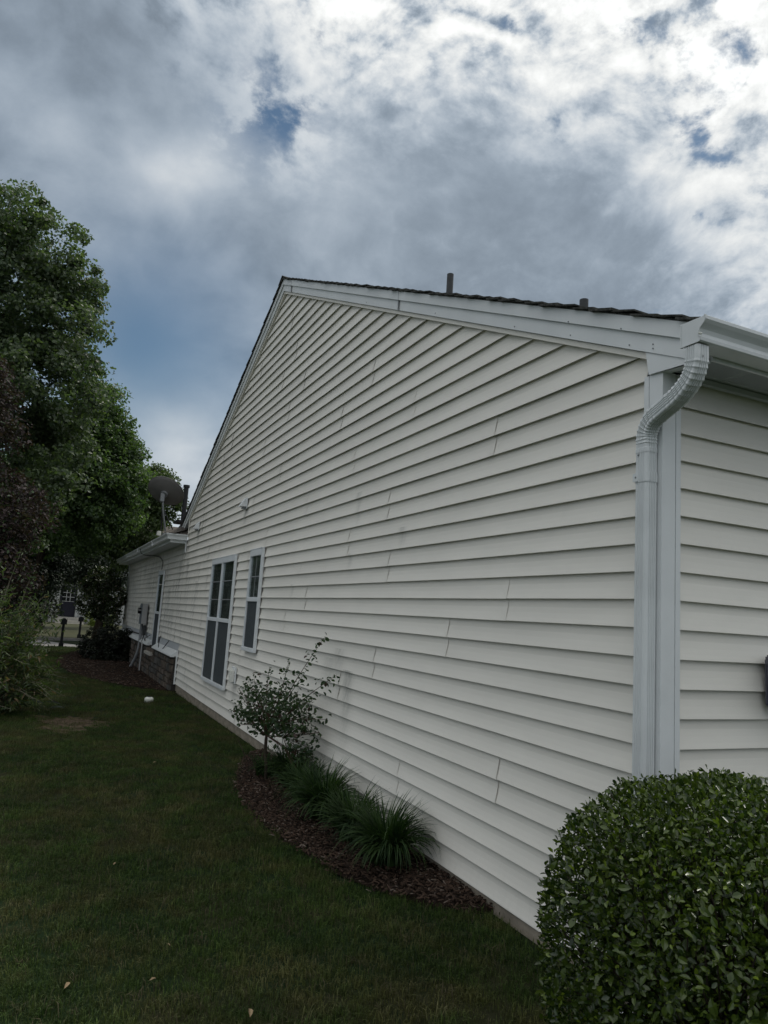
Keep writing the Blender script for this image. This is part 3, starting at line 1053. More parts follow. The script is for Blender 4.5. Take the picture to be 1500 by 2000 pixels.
# ------------------------------------------------------------------ stone base of the wing
XS = -.085
MB().box((-.055, 12.17, -2.25), (.02, YW, -1.135)).obj('stone_backing', M['mortar'], house)
y_s = 12.20
zrow = -1.93
rows = []
while zrow < -1.16:
    h = random.choice((.085, .11, .14, .165))
    h = min(h, -1.14 - zrow)
    if h < .05:
        break
    y = 12.19 + random.random() * .02
    while y < 19.6:
        w = random.uniform(.16, .42)
        w = min(w, 19.7 - y)
        e = random.uniform(.0, .022)
        dz = random.uniform(0, .012)
        V = []
        for sx, ex in ((-.050, 0.0), (XS - e, .010)):
            for (yy, zz) in ((y + .006 + ex, zrow + .006 + ex), (y + w - .006 - ex, zrow + .006 + ex), (y + w - .006 - ex, zrow + h - .006 - ex - dz), (y + .006 + ex, zrow + h - .006 - ex)):
                V.append((sx + random.uniform(-.004, .004), yy + random.uniform(-.004, .004), zz + random.uniform(-.004, .004)))
        if len(rows) < 290:
            o = meshobj('stone', V, [(0, 1, 2, 3), (7, 6, 5, 4), (0, 4, 5, 1), (1, 5, 6, 2), (2, 6, 7, 3), (3, 7, 4, 0)], random.choice((M['stone'], M['stone'], M['stone2'])), house)
            rows.append(o)
        y += w
    zrow += h
MB().prism([(-.128, -1.150), (-.128, -1.125), (-.012, -1.030), (.0, -1.030), (.0, -1.150)], 1, 12.17, 14.98).obj('stone_ledge', M['trim'], house)
MB().prism([(-.128, -1.150), (-.128, -1.125), (-.012, -1.030), (.0, -1.030), (.0, -1.150)], 1, 15.90, YW).obj('stone_ledge', M['trim'], house)
MB().box((-.026, 12.135, -1.66), (.0, 12.165, -1.02)).obj('wall_trim', M['trim'], house)


# ------------------------------------------------------------------ windows
def window(y0, y1, z0, z1, zm, cols, label, muntins=True, fw=.045):
    """window on the gable wall between y0..y1, z0..z1, meeting rail at zm"""
    xf = -.036
    w = MB().box((-.010, y0 + .01, z0 + .01), (.010, y1 - .01, z1 - .01)).obj('window', M['blind'], house)
    w['label'] = label
    for a, b in (((xf, y0, z0), (-.002, y0 + fw, z1)), ((xf, y1 - fw, z0), (-.002, y1, z1)), ((xf - .004, y0 + fw, z1 - fw - .04), (-.002, y1 - fw, z1)),
                 ((xf - .010, y0 - .005, z0 - .012), (-.001, y1 + .005, z0 + fw * .8))):
        MB().box(a, b, .004).obj('frame', M['winframe'], w)
    MB().box((xf - .006, y0 - .002, z1 - .0005), (-.001, y1 + .002, z1 + .012), .003).obj('head_cap', M['winframe'], w)
    step = (y1 - y0) / cols
    for i in range(1, cols):
        MB().box((xf - .004, y0 + step * i - .032, z0 + fw * .8), (-.012, y0 + step * i + .032, z1 - fw - .04), .004).obj('mullion', M['winframe'], w)
    MB().box((xf - .0035, y0 + fw, zm - .028), (-.013, y1 - fw, zm + .028), .004).obj('meeting_rail', M['winframe'], w)
    for i in range(cols):
        a = y0 + step * i + (fw if i == 0 else .032)
        b = y0 + step * (i + 1) - (fw if i == cols - 1 else .032)
        MB().box((-.017, a, zm + .02), (-.0145, b, z1 - fw - .03)).obj('glass_pane', M['glass'], w)
        MB().box((-.023, a + .012, z0 + .045), (-.021, b - .012, zm - .03)).obj('insect_screen', M['screen'], w)
        s = MB()
        yy = a + .015
        while yy < b - .02:
            s.box((-.0138, yy, zm + .03), (-.0105, yy + .075, z1 - fw - .04))
            yy += .089
        s.obj('vertical_blind', M['blind'], w)
        if muntins:
            hh = (z1 - fw - .04) - (zm + .028)
            rows_ = 3 if cols > 1 else 2
            for q in range(1, rows_):
                zz = zm + .028 + hh * q / rows_
                MB().box((-.0195, a, zz - .006), (-.0172, b, zz + .006)).obj('muntin', M['conduit'], w)
            if cols == 1:
                MB().box((-.0196, (a + b) / 2 - .006, zm + .03), (-.0173, (a + b) / 2 + .006, z1 - fw - .04)).obj('muntin', M['conduit'], w)
    return w


window(7.95, 9.55, -1.285, .610, -.335, 2, 'wide double window with a white centre mullion')
window(6.50, 7.10, -.668, .622, -.022, 1, 'small narrow window high on the wall')
window(15.00, 15.84, -1.245, .615, -.36, 1, 'tall narrow wing window reaching down to the stone base', muntins=False)
MB().box((-.17, 14.92, -1.33), (-.085, 15.93, -1.262), .008).obj('stone_sill', M['path'], house)

# dryer vent hoods
for (yc, zc) in ((7.72, 1.335), (11.30, 1.325)):
    h = MB().box((-.012, yc - .085, zc - .085), (-.002, yc + .085, zc + .085), .003)
    hood = h.obj('vent_hood', M['trim'], house)
    MB().add([(-.012, yc - .07, zc + .075), (-.012, yc + .07, zc + .075), (-.022, yc + .07, zc + .078), (-.022, yc - .07, zc + .078),
              (-.012, yc - .07, zc - .05), (-.012, yc + .07, zc - .05), (-.105, yc + .07, zc - .055), (-.105, yc - .07, zc - .055)],
             [(0, 1, 2, 3), (3, 2, 6, 7), (0, 3, 7, 4), (1, 5, 6, 2), (4, 7, 6, 5)]).obj('cowl', M['trim'], hood)
    MB().box((-.060, yc - .045, zc - .078), (-.012, yc + .045, zc - .060), .003).obj('vent_flap', M['conduit'], hood)
# outdoor socket under its white cover, and its wall block
oc = MB().box((-.018, 7.38, -1.15), (-.002, 7.60, -.93), .004).obj('socket_block', M['trim'], house)
MB().box((-.075, 7.42, -1.13), (-.018, 7.50, -.975), .008).obj('socket_cover', M['cap'], oc)
MB().box((-.060, 7.508, -1.12), (-.018, 7.56, -.96), .008).obj('socket_cover', M['cap'], oc)


# ------------------------------------------------------------------ things fixed to the house
em = thing('electric_meter', 'blue grey electric meter box on the wing wall with its grey conduit', 'meter box', (-.1, 17.55, -.72))
def part(mb, name, m, parent, smooth=False):
    o = mb.obj(name, m, None, smooth)
    return put_under(o, parent)
part(MB().box((-.16, 17.25, -.70), (-.02, 17.72, -.17), .006), 'meter_housing', M['meter'], em)
part(MB().box((-.155, 17.235, -.69), (-.025, 17.2495, -.18), .003), 'side_panel', M['meter_l'], em)
part(MB().tube([(-.16, 17.50, -.36), (-.23, 17.50, -.36)], [.085, .075], 16), 'meter_dial', M['pane'], em)
part(MB().box((-.10, 18.1, -.36), (-.004, 18.42, -.22), .006), 'junction_box', M['meter_l'], em)
part(MB().box((-.08, 17.25, -.98), (-.005, 17.40, -.72), .01), 'lower_box', M['pipe_dark'], em)
part(MB().tube(catmull([(-.10, 17.52, -.70), (-.10, 17.52, -1.0), (-.105, 17.52, -1.25), (-.14, 17.58, -1.5), (-.20, 17.72, -1.72), (-.26, 17.85, -1.9)], 5), .038, 12), 'conduit', M['conduit'], em)
for pts in ([(-.05, 17.3, -.97), (-.08, 17.2, -1.06), (-.11, 17.0, -1.12), (-.13, 16.9, -1.10)], [(-.05, 17.35, -.97), (-.09, 16.6, -1.07), (-.10, 16.45, -1.0), (-.02, 16.25, -.92)], [(-.05, 17.38, -.98), (-.06, 17.3, -1.12), (-.12, 17.25, -1.2), (-.1, 17.1, -1.28)]):
    part(MB().tube(catmull(pts, 5), .009, 6), 'wire', M['cable'], em)
cc = tag(MB().tube(catmull([(-.40, 17.0, 1.27), (-.39, 16.95, 1.13), (-.30, 17.1, 1.075), (-.16, 17.2, 1.07), (-.03, 16.8, 1.05), (-.012, 16.1, .98), (-.014, 15.55, .86), (-.014, 15.5, .70), (-.03, 15.5, .66)], 6), .009, 6).obj('cable', M['cable']),
         'black cable hanging from the wing gutter and running down to the tall window', 'cable', 'cables on the wing')
tag(MB().tube(catmull([(-.012, 14.55, -.86), (-.06, 14.4, -1.02), (-.10, 14.0, -1.14), (-.09, 13.7, -1.12), (-.04, 13.45, -.98), (-.006, 13.35, -.90)], 6), .009, 6).obj('cable', M['cable']),
    'short black cable looping over the white stone ledge', 'cable', 'cables on the wing')
tag(MB().tube(catmull([(-.02, 18.2, -.98), (-.04, 19.6, -1.0), (-.04, 21.0, -1.02), (-.03, 22.3, -1.02)], 5), .016, 6).obj('cable', M['cable']),
    'straight dark cable above the ledge running from the meter box towards the hedge', 'cable', 'cables on the wing')
tag(MB().tube(catmull([(-.06, 16.95, -1.12), (-.13, 16.75, -1.14), (-.145, 16.62, -1.20), (-.145, 16.6, -1.4), (-.145, 16.6, -1.92)], 5), .018, 8).obj('drain_pipe', M['meter_l']),
    'thin white pipe bent over the stone ledge beside the meter conduit', 'pipe')

# satellite dish
dish = thing('satellite_dish', 'grey satellite dish on a thin mast at the wing roof corner', 'satellite dish', (-.36, 13.1, 1.29))
cen = Vector((-.44, 13.0, 2.17))
nrm = Vector((.36, .58, .73)).normalized()
ux = Vector((.94, -.05, -.30))
ux = (ux - nrm * ux.dot(nrm)).normalized()
uy = nrm.cross(ux)
V = []
F = []
NR, NS = 7, 40
for side in (0, 1):
    for i in range(NR + 1):
        f = i / NR
        for k in range(NS):
            a = 2 * math.pi * k / NS
            p = cen + ux * (.375 * f * math.cos(a)) + uy * (.36 * f * math.sin(a)) + nrm * (.085 * f * f - .085 + (.010 if side else 0))
            V.append(p)
base = (NR + 1) * NS
for side in (0, 1):
    for i in range(NR):
        for k in range(NS):
            k2 = (k + 1) % NS
            F.append(tuple(side * base + q for q in (i * NS + k, i * NS + k2, (i + 1) * NS + k2, (i + 1) * NS + k)))
for k in range(NS):
    k2 = (k + 1) % NS
    F.append((NR * NS + k, NR * NS + k2, base + NR * NS + k2, base + NR * NS + k))
put_under(meshobj('reflector', V, F, M['dish'], None, True), dish)
rim = [cen + ux * (.377 * math.cos(2 * math.pi * k / 40)) + uy * (.362 * math.sin(2 * math.pi * k / 40)) + nrm * .004 for k in range(41)]
part(MB().tube(rim, .008, 6), 'rim', M['dish'], dish)
bc = cen - nrm * .10
hub = Vector((-.50, 12.93, 1.98))
part(MB().tube([cen - nrm * .085, cen - nrm * .13], .075, 12), 'hub', M['metal'], dish)
part(MB().box((hub.x - .045, hub.y - .035, hub.z - .05), (hub.x + .035, hub.y + .055, hub.z + .14), .01), 'bracket', M['metal'], dish)
part(MB().tube([bc, hub + Vector((0, 0, .08))], .03, 8), 'neck', M['metal'], dish)
part(MB().tube([hub + Vector((0, 0, .02)), (-.46, 12.98, 1.75), (-.34, 13.12, 1.30)], .019, 10), 'mast', M['metal'], dish)
part(MB().tube([(-.47, 12.97, 1.80), (-.16, 13.35, 1.40)], .012, 8), 'strut', M['pipe_dark'], dish)
part(MB().tube([(-.49, 12.95, 1.84), (-.33, 13.9, 1.36)], .012, 8), 'strut', M['pipe_dark'], dish)
part(MB().box((-.40, 13.05, 1.262), (-.27, 13.22, 1.302), .004), 'foot_plate', M['metal'], dish)
arm_end = cen + nrm * .50 + uy * .36
part(MB().tube([cen + uy * .35 - nrm * .01, arm_end], .014, 8), 'feed_arm', M['metal'], dish)
part(MB().tube([arm_end - nrm * .02, arm_end + nrm * .02, arm_end - nrm * .07], [.045, .045, .03], 12), 'feed_horn', M['dish'], dish)
tag(MB().box((-.43, 13.72, 1.30), (-.35, 13.86, 1.40), .008).obj('cable_box', M['cap']), 'small white box standing on the wing gutter left of the dish mast', 'box')

# wall mailbox, front wall
mb = thing('wall_mailbox', 'dark slate mailbox hung on the front wall above the round bush', 'mailbox', (.8, -.01, -.45))
part(MB().add([(.635, -.03, -.445), (.98, -.03, -.445), (.98, -.11, -.445), (.635, -.11, -.445), (.622, -.03, -.225), (.99, -.03, -.225), (.99, -.13, -.245), (.622, -.13, -.245)],
              [(0, 3, 2, 1), (4, 5, 6, 7), (0, 1, 5, 4), (1, 2, 6, 5), (2, 3, 7, 6), (3, 0, 4, 7)]), 'box_body', M['mailbox'], mb)
part(MB().box((.612, -.142, -.262), (1.0, -.026, -.212), .008), 'lid', M['mailbox'], mb)
part(MB().box((.63, -.026, -.44), (.99, -.013, -.23), .003), 'back_plate', M['mailbox'], mb)
part(MB().tube([(.80, -.145, -.31), (.84, -.150, -.31)], .008, 8), 'knob', M['metal'], mb)

# drain cap in the lawn
zc = gz(-.66, 10.55)
dc = thing('cleanout_plug', 'white plastic cleanout cap sticking out of the lawn', 'drain plug', (-.66, 10.55, zc))
part(MB().tube([(-.66, 10.55, zc - .02), (-.66, 10.55, zc + .05), (-.66, 10.55, zc + .066), (-.66, 10.55, zc + .080)], [.070, .074, .068, .045], 20), 'cap_body', M['cap'], dc, True)
part(MB().box((-.69, 10.52, zc + .0805), (-.63, 10.58, zc + .092), .004), 'square_nut', M['pipe_dark'], dc)


# ------------------------------------------------------------------ foliage helpers
def leaves_mesh(name, C, N, size, m, parent=None, aspect=.55, fold=.25, jitter=.9, six=False, curl=.0, outward=0.0):
    """C centres (n,3), N outward dirs (n,3), size (n,)"""
    n = len(C)
    R = RNG.normal(size=(n, 3))
    nn = N + R * jitter
    nn /= np.linalg.norm(nn, axis=1, keepdims=True) + 1e-9
    a = np.cross(nn, RNG.normal(size=(n, 3)))
    a /= np.linalg.norm(a, axis=1, keepdims=True) + 1e-9
    if outward > 0:
        sel = RNG.uniform(size=n) < outward
        ax = N + RNG.normal(size=(n, 3)) * .65
        ax /= np.linalg.norm(ax, axis=1, keepdims=True) + 1e-9
        pn = np.cross(ax, RNG.normal(size=(n, 3)))
        pn[:, 2] = np.abs(pn[:, 2]) + .2
        pn -= ax * (pn * ax).sum(1, keepdims=True)
        pn /= np.linalg.norm(pn, axis=1, keepdims=True) + 1e-9
        a = np.where(sel[:, None], ax, a)
        nn = np.where(sel[:, None], pn, nn)
    b = np.cross(nn, a)
    s = size[:, None]
    if not six:
        P = np.stack([C - a * s * .5, C + b * s * aspect * .5 + nn * s * fold * .5, C + a * s * .5, C - b * s * aspect * .5 + nn * s * fold * .5], 1)
        V = P.reshape(-1, 3)
        i = np.arange(n)[:, None] * 4
        F = np.concatenate([i + np.array([[0, 1, 2]]), i + np.array([[0, 2, 3]])], 0)
    else:
        w = b * s * aspect * .5
        up = nn * s
        P = np.stack([C - a * s * .5, C - a * s * .18 + w + up * fold * .30, C + a * s * .20 + w * .86 + up * (fold * .30 - curl * .3), C + a * s * .5 - up * curl,
                      C + a * s * .20 - w * .86 + up * (fold * .30 - curl * .3), C - a * s * .18 - w + up * fold * .30], 1)
        V = P.reshape(-1, 3)
        i = np.arange(n)[:, None] * 6
        F = np.concatenate([i + np.array([[0, 1, 2, 3]]), i + np.array([[0, 3, 4, 5]])], 0)
    return npmesh(name, V, F, m, parent)


def crown_points(blobs, n_clusters, leaves_per, cl_r, squash=.85, shell=.55):
    """leaf positions in clusters spread through ellipsoidal blobs"""
    B = np.array(blobs)
    vol = B[:, 3] ** 2.3
    idx = RNG.choice(len(B), n_clusters, p=vol / vol.sum())
    d = RNG.normal(size=(n_clusters, 3))
    d /= np.linalg.norm(d, axis=1, keepdims=True)
    r = RNG.uniform(shell, 1.0, n_clusters) ** .5
    cc_ = B[idx, :3] + d * (B[idx, 3] * r)[:, None] * np.array([1, 1, squash])
    cr = cl_r * RNG.uniform(.55, 1.3, n_clusters)
    # leaves
    li = np.repeat(np.arange(n_clusters), leaves_per)
    dd_ = RNG.normal(size=(len(li), 3))
    dd_ /= np.linalg.norm(dd_, axis=1, keepdims=True)
    rr_ = RNG.uniform(0, 1, len(li)) ** .45
    C = cc_[li] + dd_ * (cr[li] * rr_)[:, None] * np.array([1.0, 1.0, .72])
    N = dd_ * .5 + d[li] * .4 + np.array([0, 0, .55])
    return C, N, cc_


def tree(label, blobs, base, m, nc, lp, cr, leaf, trunk_r, name='tree', cat='tree', group=None, squash=.85, limbs=9, trunk_top=None, bark='bark', aspect=.6, six=False, fold=.25):
    t = thing(name, label, cat, base, group)
    C, N, cl = crown_points(blobs, nc, lp, cr, squash)
    keep = C[:, 2] > base[2] + .02
    C, N = C[keep], N[keep]
    o = leaves_mesh('crown', C, N, leaf * RNG.uniform(.65, 1.25, len(C)), M[m], None, aspect=aspect, six=six, fold=fold)
    put_under(o, t)
    B = sorted(blobs, key=lambda b: -b[3])
    top = Vector(trunk_top) if trunk_top else Vector(B[0][:3])
    b0 = Vector(base)
    pts = [b0 + Vector((0, 0, -.1)), b0.lerp(top, .15) + Vector((0, 0, 0)), b0.lerp(top, .45) + Vector((.03, 0, 0)) * trunk_r * 10, b0.lerp(top, .75), top]
    part(MB().tube(pts, [trunk_r * 1.35, trunk_r, trunk_r * .85, trunk_r * .6, trunk_r * .25], 10), 'trunk', M[bark], t)
    for i in range(min(limbs, len(blobs) + 4)):
        q = Vector(cl[RNG.integers(len(cl))])
        f_ = random.uniform(.25, .8)
        s = b0.lerp(top, f_)
        mid = s.lerp(q, .5) + Vector((0, 0, .12 * (q - s).length))
        part(MB().tube([s, mid, q], [trunk_r * .42, trunk_r * .25, trunk_r * .08], 6), 'limb', M[bark], t)
    return t


# ------------------------------------------------------------------ trees
T1 = [(-4.42, 16.5, 8.79, 1.03), (-5.47, 18.0, 7.42, 2.6), (-3.28, 16.0, 8.22, .80), (-2.72, 16.5, 7.50, .74), (-3.83, 17.0, 6.63, 1.7), (-2.75, 16.0, 6.14, .85), (-2.66, 17.0, 7.05, .72),
      (-3.39, 17.0, 4.87, 1.75), (-3.2, 15.5, 4.9, .8), (-2.84, 16.5, 3.43, 1.15), (-2.60, 16.0, 2.35, .66), (-3.0, 16.0, 1.35, .66), (-5.09, 18.0, 3.63, 2.6)]
tree('tall maple leaning in from the left edge, nearest and highest of the trees', T1, (-4.9, 17.6, gz(-4.9, 17.6)), 'leaf_maple', 1050, 110, .38, .105, .16, name='maple_tree', trunk_top=(-4.4, 17.2, 8.2), limbs=14, aspect=.7)
T2 = [(-1.87, 22.0, 5.75, 1.10), (-1.12, 22.0, 4.92, .78), (-2.06, 23.0, 4.31, 1.8), (-1.32, 22.0, 3.59, 1.25), (-1.02, 22.0, 5.75, .45), (-2.82, 24.0, 2.97, 2.1), (-.62, 22.0, 4.53, .48), (-.35, 22.4, 3.7, .7), (-.7, 22.5, 2.8, .9), (-1.56, 22.0, 2.30, 1.2), (-1.62, 22.0, 6.75, .60)]
tree('bright green leafy tree between the tall maple and the satellite dish', T2, (-3.3, 23.4, gz(-3.3, 23.4)), 'leaf_mid', 900, 95, .40, .12, .075, name='leafy_tree', trunk_top=(-1.9, 22.6, 5.6), limbs=12)
T3 = [(.95, 31, 4.80, 1.25), (1.45, 31, 5.25, .75), (2.05, 31, 5.15, .42), (2.45, 31, 4.5, .35), (1.75, 31, 4.15, .80), (.28, 32, 3.39, 1.95), (2.13, 31, 4.75, .38), (.1, 31, 5.2, .9), (-.47, 32, 2.38, 1.6), (-.2, 31, 4.1, 1.2), (2.35, 31, 3.60, .30), (.94, 31, 2.6, .95), (-1.44, 32, 1.60, 1.6)]
tree('yellow green tree behind the satellite dish and the wing roof', T3, (-.2, 33.4, gz(0, 33) + .1), 'leaf_far', 700, 85, .42, .14, .16, name='round_tree', limbs=9)
T4a = [(-2.24, 42, 2.55, 2.2), (-3.89, 40, 1.9, 2.9), (-.48, 43, 1.95, 1.4), (-3.5, 38, .6, 1.6), (.67, 43, 2.6, 1.5), (-2.30, 41, 1.25, .8), (-1.0, 42, 3.6, 1.8), (1.6, 44, 1.6, 1.6)]
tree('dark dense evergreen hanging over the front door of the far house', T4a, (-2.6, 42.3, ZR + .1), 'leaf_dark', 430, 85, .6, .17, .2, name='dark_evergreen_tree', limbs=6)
T4b = [(-6.3, 38, 1.8, 4.0), (-4.9, 37, -.2, 1.7), (-8, 38, 4, 4), (-10.5, 37, 1.5, 3.0)]
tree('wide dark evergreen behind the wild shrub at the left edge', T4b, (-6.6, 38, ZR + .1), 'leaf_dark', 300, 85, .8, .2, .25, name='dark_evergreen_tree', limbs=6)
PL = [(-4.02, 13.0, 4.20, .45), (-3.95, 13.5, 2.86, .80), (-4.5, 14.0, 3.67, 1.15), (-3.55, 13.5, 1.80, .72), (-3.40, 13.0, .93, .60), (-3.84, 14.0, 1.43, 1.3), (-3.4, 13.4, .2, .8)]
tree('purple leaved plum tree against the maple at the left edge', PL, (-4.0, 13.7, gz(-4, 13.7)), 'leaf_plum', 330, 70, .30, .085, .09, name='plum_tree', limbs=8)
# more of the row, going on behind the camera's left
tree('broad maple further along the row left of the lawn', [(-11.0, 12.0, 4.2, 2.0), (-10.6, 10.8, 3.4, 1.6), (-11.6, 13.0, 4.6, 1.9), (-10.8, 12.3, 2.6, 1.5)], (-11.0, 12.2, gz(-9, 12)), 'leaf_mid', 300, 60, .5, .17, .16, name='maple_tree', limbs=7)

T5 = [(-2.9, 27.5, 1.0, .95), (-3.6, 27.2, .4, 1.1), (-4.4, 27.0, 1.2, 1.3), (-3.0, 28.0, 2.2, 1.1), (-3.9, 27.8, 2.4, 1.3), (-2.2, 29.2, 2.2, .9), (-3.3, 26.8, -.6, .8), (-4.2, 26.5, -.8, .9), (-2.45, 27.6, .4, .55), (-2.40, 28.0, 1.2, .65), (-2.5, 27.5, -.5, .5), (-1.5, 29.0, .95, .6), (-.95, 29.5, 1.2, .6), (-2.2, 28.5, 1.0, .6)]
tree('dark low branching tree between the plum tree and the nearer mailbox', T5, (-3.6, 27.8, gz(-3, 27.8)), 'leaf_dark', 620, 75, .38, .12, .07, name='dark_tree', limbs=6)
# magnolia
MG = [(-.80, 23.6, .45, .58), (-.62, 23.5, .0, .66), (-1.0, 23.5, -.25, .55), (-.55, 23.4, -.45, .50), (-.78, 23.6, .75, .34), (-1.02, 23.6, .2, .45)]
tree('small round tree with glossy leaves by the far corner of the wing', MG, (-.72, 23.6, gz(-.7, 23.6)), 'leaf_magnolia', 260, 34, .17, .10, .045, name='magnolia_tree', limbs=8, aspect=.5)
# dark clipped hedge and round topiary
hb = [(-.95, 20.6, -1.35, .42), (-.55, 20.3, -1.30, .46), (-.15, 20.3, -1.34, .42), (-.75, 20.3, -1.62, .44), (-.3, 20.0, -1.65, .46), (-1.05, 20.8, -1.6, .36), (-.5, 20.8, -1.28, .44)]
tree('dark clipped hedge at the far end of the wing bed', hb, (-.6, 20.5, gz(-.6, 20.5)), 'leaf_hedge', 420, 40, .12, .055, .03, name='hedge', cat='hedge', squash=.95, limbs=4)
tree('small round clipped bush behind the dark hedge', [(-.42, 22.6, -.84, .27)], (-.42, 22.6, gz(-.4, 22.6)), 'leaf_magnolia', 90, 30, .06, .035, .02, name='round_bush', cat='bush', squash=.95, limbs=2)
tree('bright yellow green shrub at the foot of the far house', [(.35, 46, -1.35, .62), (1.1, 46.4, -1.4, .5)], (.6, 46, ZR + .1), 'leaf_yellow', 70, 40, .2, .10, .03, name='yellow_shrub', cat='shrub', limbs=2)


# ------------------------------------------------------------------ far house, mailboxes
fh = thing('far_house', 'white house across the street with a dark glazed front door', 'house', (-1, 52, ZR))
zf0 = ZR + .55
part(MB().box((-9, 52.3, ZR), (-1.62, 60, 3.1)).box((-.55, 52.3, ZR), (6, 60, 3.1)).box((-1.62, 52.3, 1.45), (-.55, 60, 3.1)).box((-1.62, 52.6, ZR), (-.55, 60, 1.45)), 'wall', M['farwall'], fh)
rf = part(MB().prism([(51.6, 3.0), (62, 3.0), (62, 3.15), (56.5, 6.0), (51.6, 3.15)], 0, -9.6, 6.6), 'roof', M['shingle_b'], fh)
dr = part(MB().box((-1.60, 52.42, zf0), (-.57, 52.50, zf0 + 2.1), .01), 'door', M['door'], fh)
for i in range(3):
    for j in range(3):
        MB().box((-1.44 + i * .25, 52.40, zf0 + 1.05 + j * .30), (-1.22 + i * .25, 52.418, zf0 + 1.32 + j * .30)).obj('pane', M['pane'], None)
        o = bpy.context.scene.objects[-1] if False else COL.objects[-1]
        o.parent = dr
mt = MB()
for q in range(1, 3):
    mt.box((-1.455 + q * .25 - .018, 52.385, zf0 + 1.03), (-1.455 + q * .25 + .022, 52.40, zf0 + 1.95))
    mt.box((-1.46, 52.386, zf0 + 1.035 + q * .30 - .02), (-.68, 52.399, zf0 + 1.035 + q * .30 + .02))
mt.box((-1.47, 52.386, zf0 + 1.02), (-.68, 52.399, zf0 + 1.05)).box((-1.47, 52.386, zf0 + 1.93), (-.68, 52.399, zf0 + 1.96))
mt.obj('glazing_bars', M['meter_l'], dr)
part(MB().box((-1.80, 52.18, zf0), (-1.63, 52.30, 1.6), .01).box((-.54, 52.18, zf0), (-.37, 52.30, 1.6), .01).box((-1.80, 52.18, 1.6), (-.37, 52.30, 1.8), .01), 'door_surround', M['farwall'], fh)
for i in range(7):
    part(MB().box((-.30 + i * .16, 52.27, ZR + .2), (-.30 + i * .16 + .15, 52.299, 3.0), .004), 'board', M['farwall'], fh)
st = thing('porch_steps', 'pale concrete porch steps in front of the dark door', 'steps', (-.9, 50.8, ZR + .1))
part(MB().box((-1.75, 51.2, ZR), (.05, 52.16, zf0 - .02), .02), 'landing', M['path'], st)
part(MB().box((-1.75, 50.75, ZR), (.05, 51.19, zf0 - .22), .02), 'step', M['path'], st)
part(MB().box((-1.75, 50.3, ZR), (.05, 50.74, zf0 - .40), .02), 'step', M['path'], st)


def street_box(x, y, h, label, tall):
    z0 = gz(x, y) if y < 31 else ZR + .1
    t_ = thing('mailbox', label, 'mailbox', (x, y, z0), 'mailboxes at the street')
    part(MB().box((x - .045, y - .045, z0 - .1), (x + .045, y + .045, z0 + h - .18), .01), 'post', M['pipe_black'], t_)
    b = MB()
    prof = [(-.10, 0), (.10, 0), (.10, .12)] + [(.10 * math.cos(a), .12 + .10 * math.sin(a)) for a in (math.pi * k_ / 8 for k_ in range(1, 8))] + [(-.10, .12)]
    b.prism([(x + u, z0 + h - .20 + w) for u, w in prof], 1, y - .24, y + .24)
    part(b, 'letter_box', M['pipe_black'], t_)
    part(MB().box((x + .101, y - .1, z0 + h - .1), (x + .11, y + .04, z0 + h + .02)), 'flag', M['pipe_dark'], t_)
    part(MB().box((x - .08, y - .08, z0 - .02), (x + .08, y + .08, z0 + .16), .01), 'post_base', M['pipe_black'], t_)
    return t_


street_box(-1.76, 26.3, 1.02, 'black post mailbox nearest the house, left of the far door', True)
street_box(-.93, 32.6, .92, 'black post mailbox on the far side of the road, right of the door', False)

# ------------------------------------------------------------------ clipped bush in front of the corner
BC = np.array([-.335, -.635, -1.16])
BR = np.array([.57, .555, .55])


def sup(d, p=2.45):
    """radius factor of a superellipsoid in direction d"""
    q = np.abs(d / BR) ** p
    return q.sum(axis=1) ** (-1.0 / p)


bush = thing('clipped_bush', 'glossy round clipped bush in front of the house corner', 'bush', (-.335, -.635, gz(-.3, -.6)))
NB = 52000
d = RNG.normal(size=(NB, 3))
d /= np.linalg.norm(d, axis=1, keepdims=True)
R0 = sup(d)
lump = 1 + .010 * np.sin(d[:, 0] * 7 + 1) * np.sin(d[:, 1] * 8) + .010 * np.sin(d[:, 2] * 13 + d[:, 0] * 9)
rad = R0 * lump * (1 - .26 * RNG.uniform(0, 1, NB) ** 2.0) + RNG.normal(size=NB) * .008
P = BC + d * rad[:, None]
gapn = np.sin(P[:, 0] * 23 + 1.3) * np.sin(P[:, 1] * 19 + P[:, 2] * 7) * np.sin(P[:, 2] * 21 + .4)
dens_keep = RNG.uniform(size=NB) < np.clip(.62 - .55 * np.clip(gapn - .15, 0, 1) + .75 * (P[:, 2] + 1.3), .45, 1.0)
big = (RNG.uniform(size=NB) < .12) & (P[:, 2] < -.85)
size = .0205 * RNG.uniform(.55, 1.3, NB)
size[big] *= 1.55
k_ = dens_keep & (P[:, 2] > -1.70)
P, d2, size, rad_f = P[k_], d[k_], size[k_], (rad / R0)[k_]
di = RNG.normal(size=(15000, 3))
di /= np.linalg.norm(di, axis=1, keepdims=True)
Pi = BC + di * (sup(di) * RNG.uniform(.42, .76, 15000))[:, None]
ki = Pi[:, 2] > -1.5
P, d2, size, rad_f = np.concatenate([P, Pi[ki]]), np.concatenate([d2, di[ki]]), np.concatenate([size, np.full(ki.sum(), .030)]), np.concatenate([rad_f, np.full(ki.sum(), .6)])
# the leaves that show largest become parts
vd = np.array(CAM) - P
dist = np.linalg.norm(vd, axis=1)
facing = (d2 * (vd / dist[:, None])).sum(1)
score = size / dist * (facing > .25) * (rad_f > .96)
top_i = np.argsort(-score)[:290]
mask = np.ones(len(P), bool)
mask[top_i] = False
o = leaves_mesh('leaf_mass', P[mask], d2[mask] * 1.1 + np.array([0, 0, .35]), size[mask], M['leaf_bush'], None, aspect=.52, fold=.35, jitter=.9, six=True, curl=.08, outward=.62)
o['kind'] = 'stuff'
put_under(o, bush)


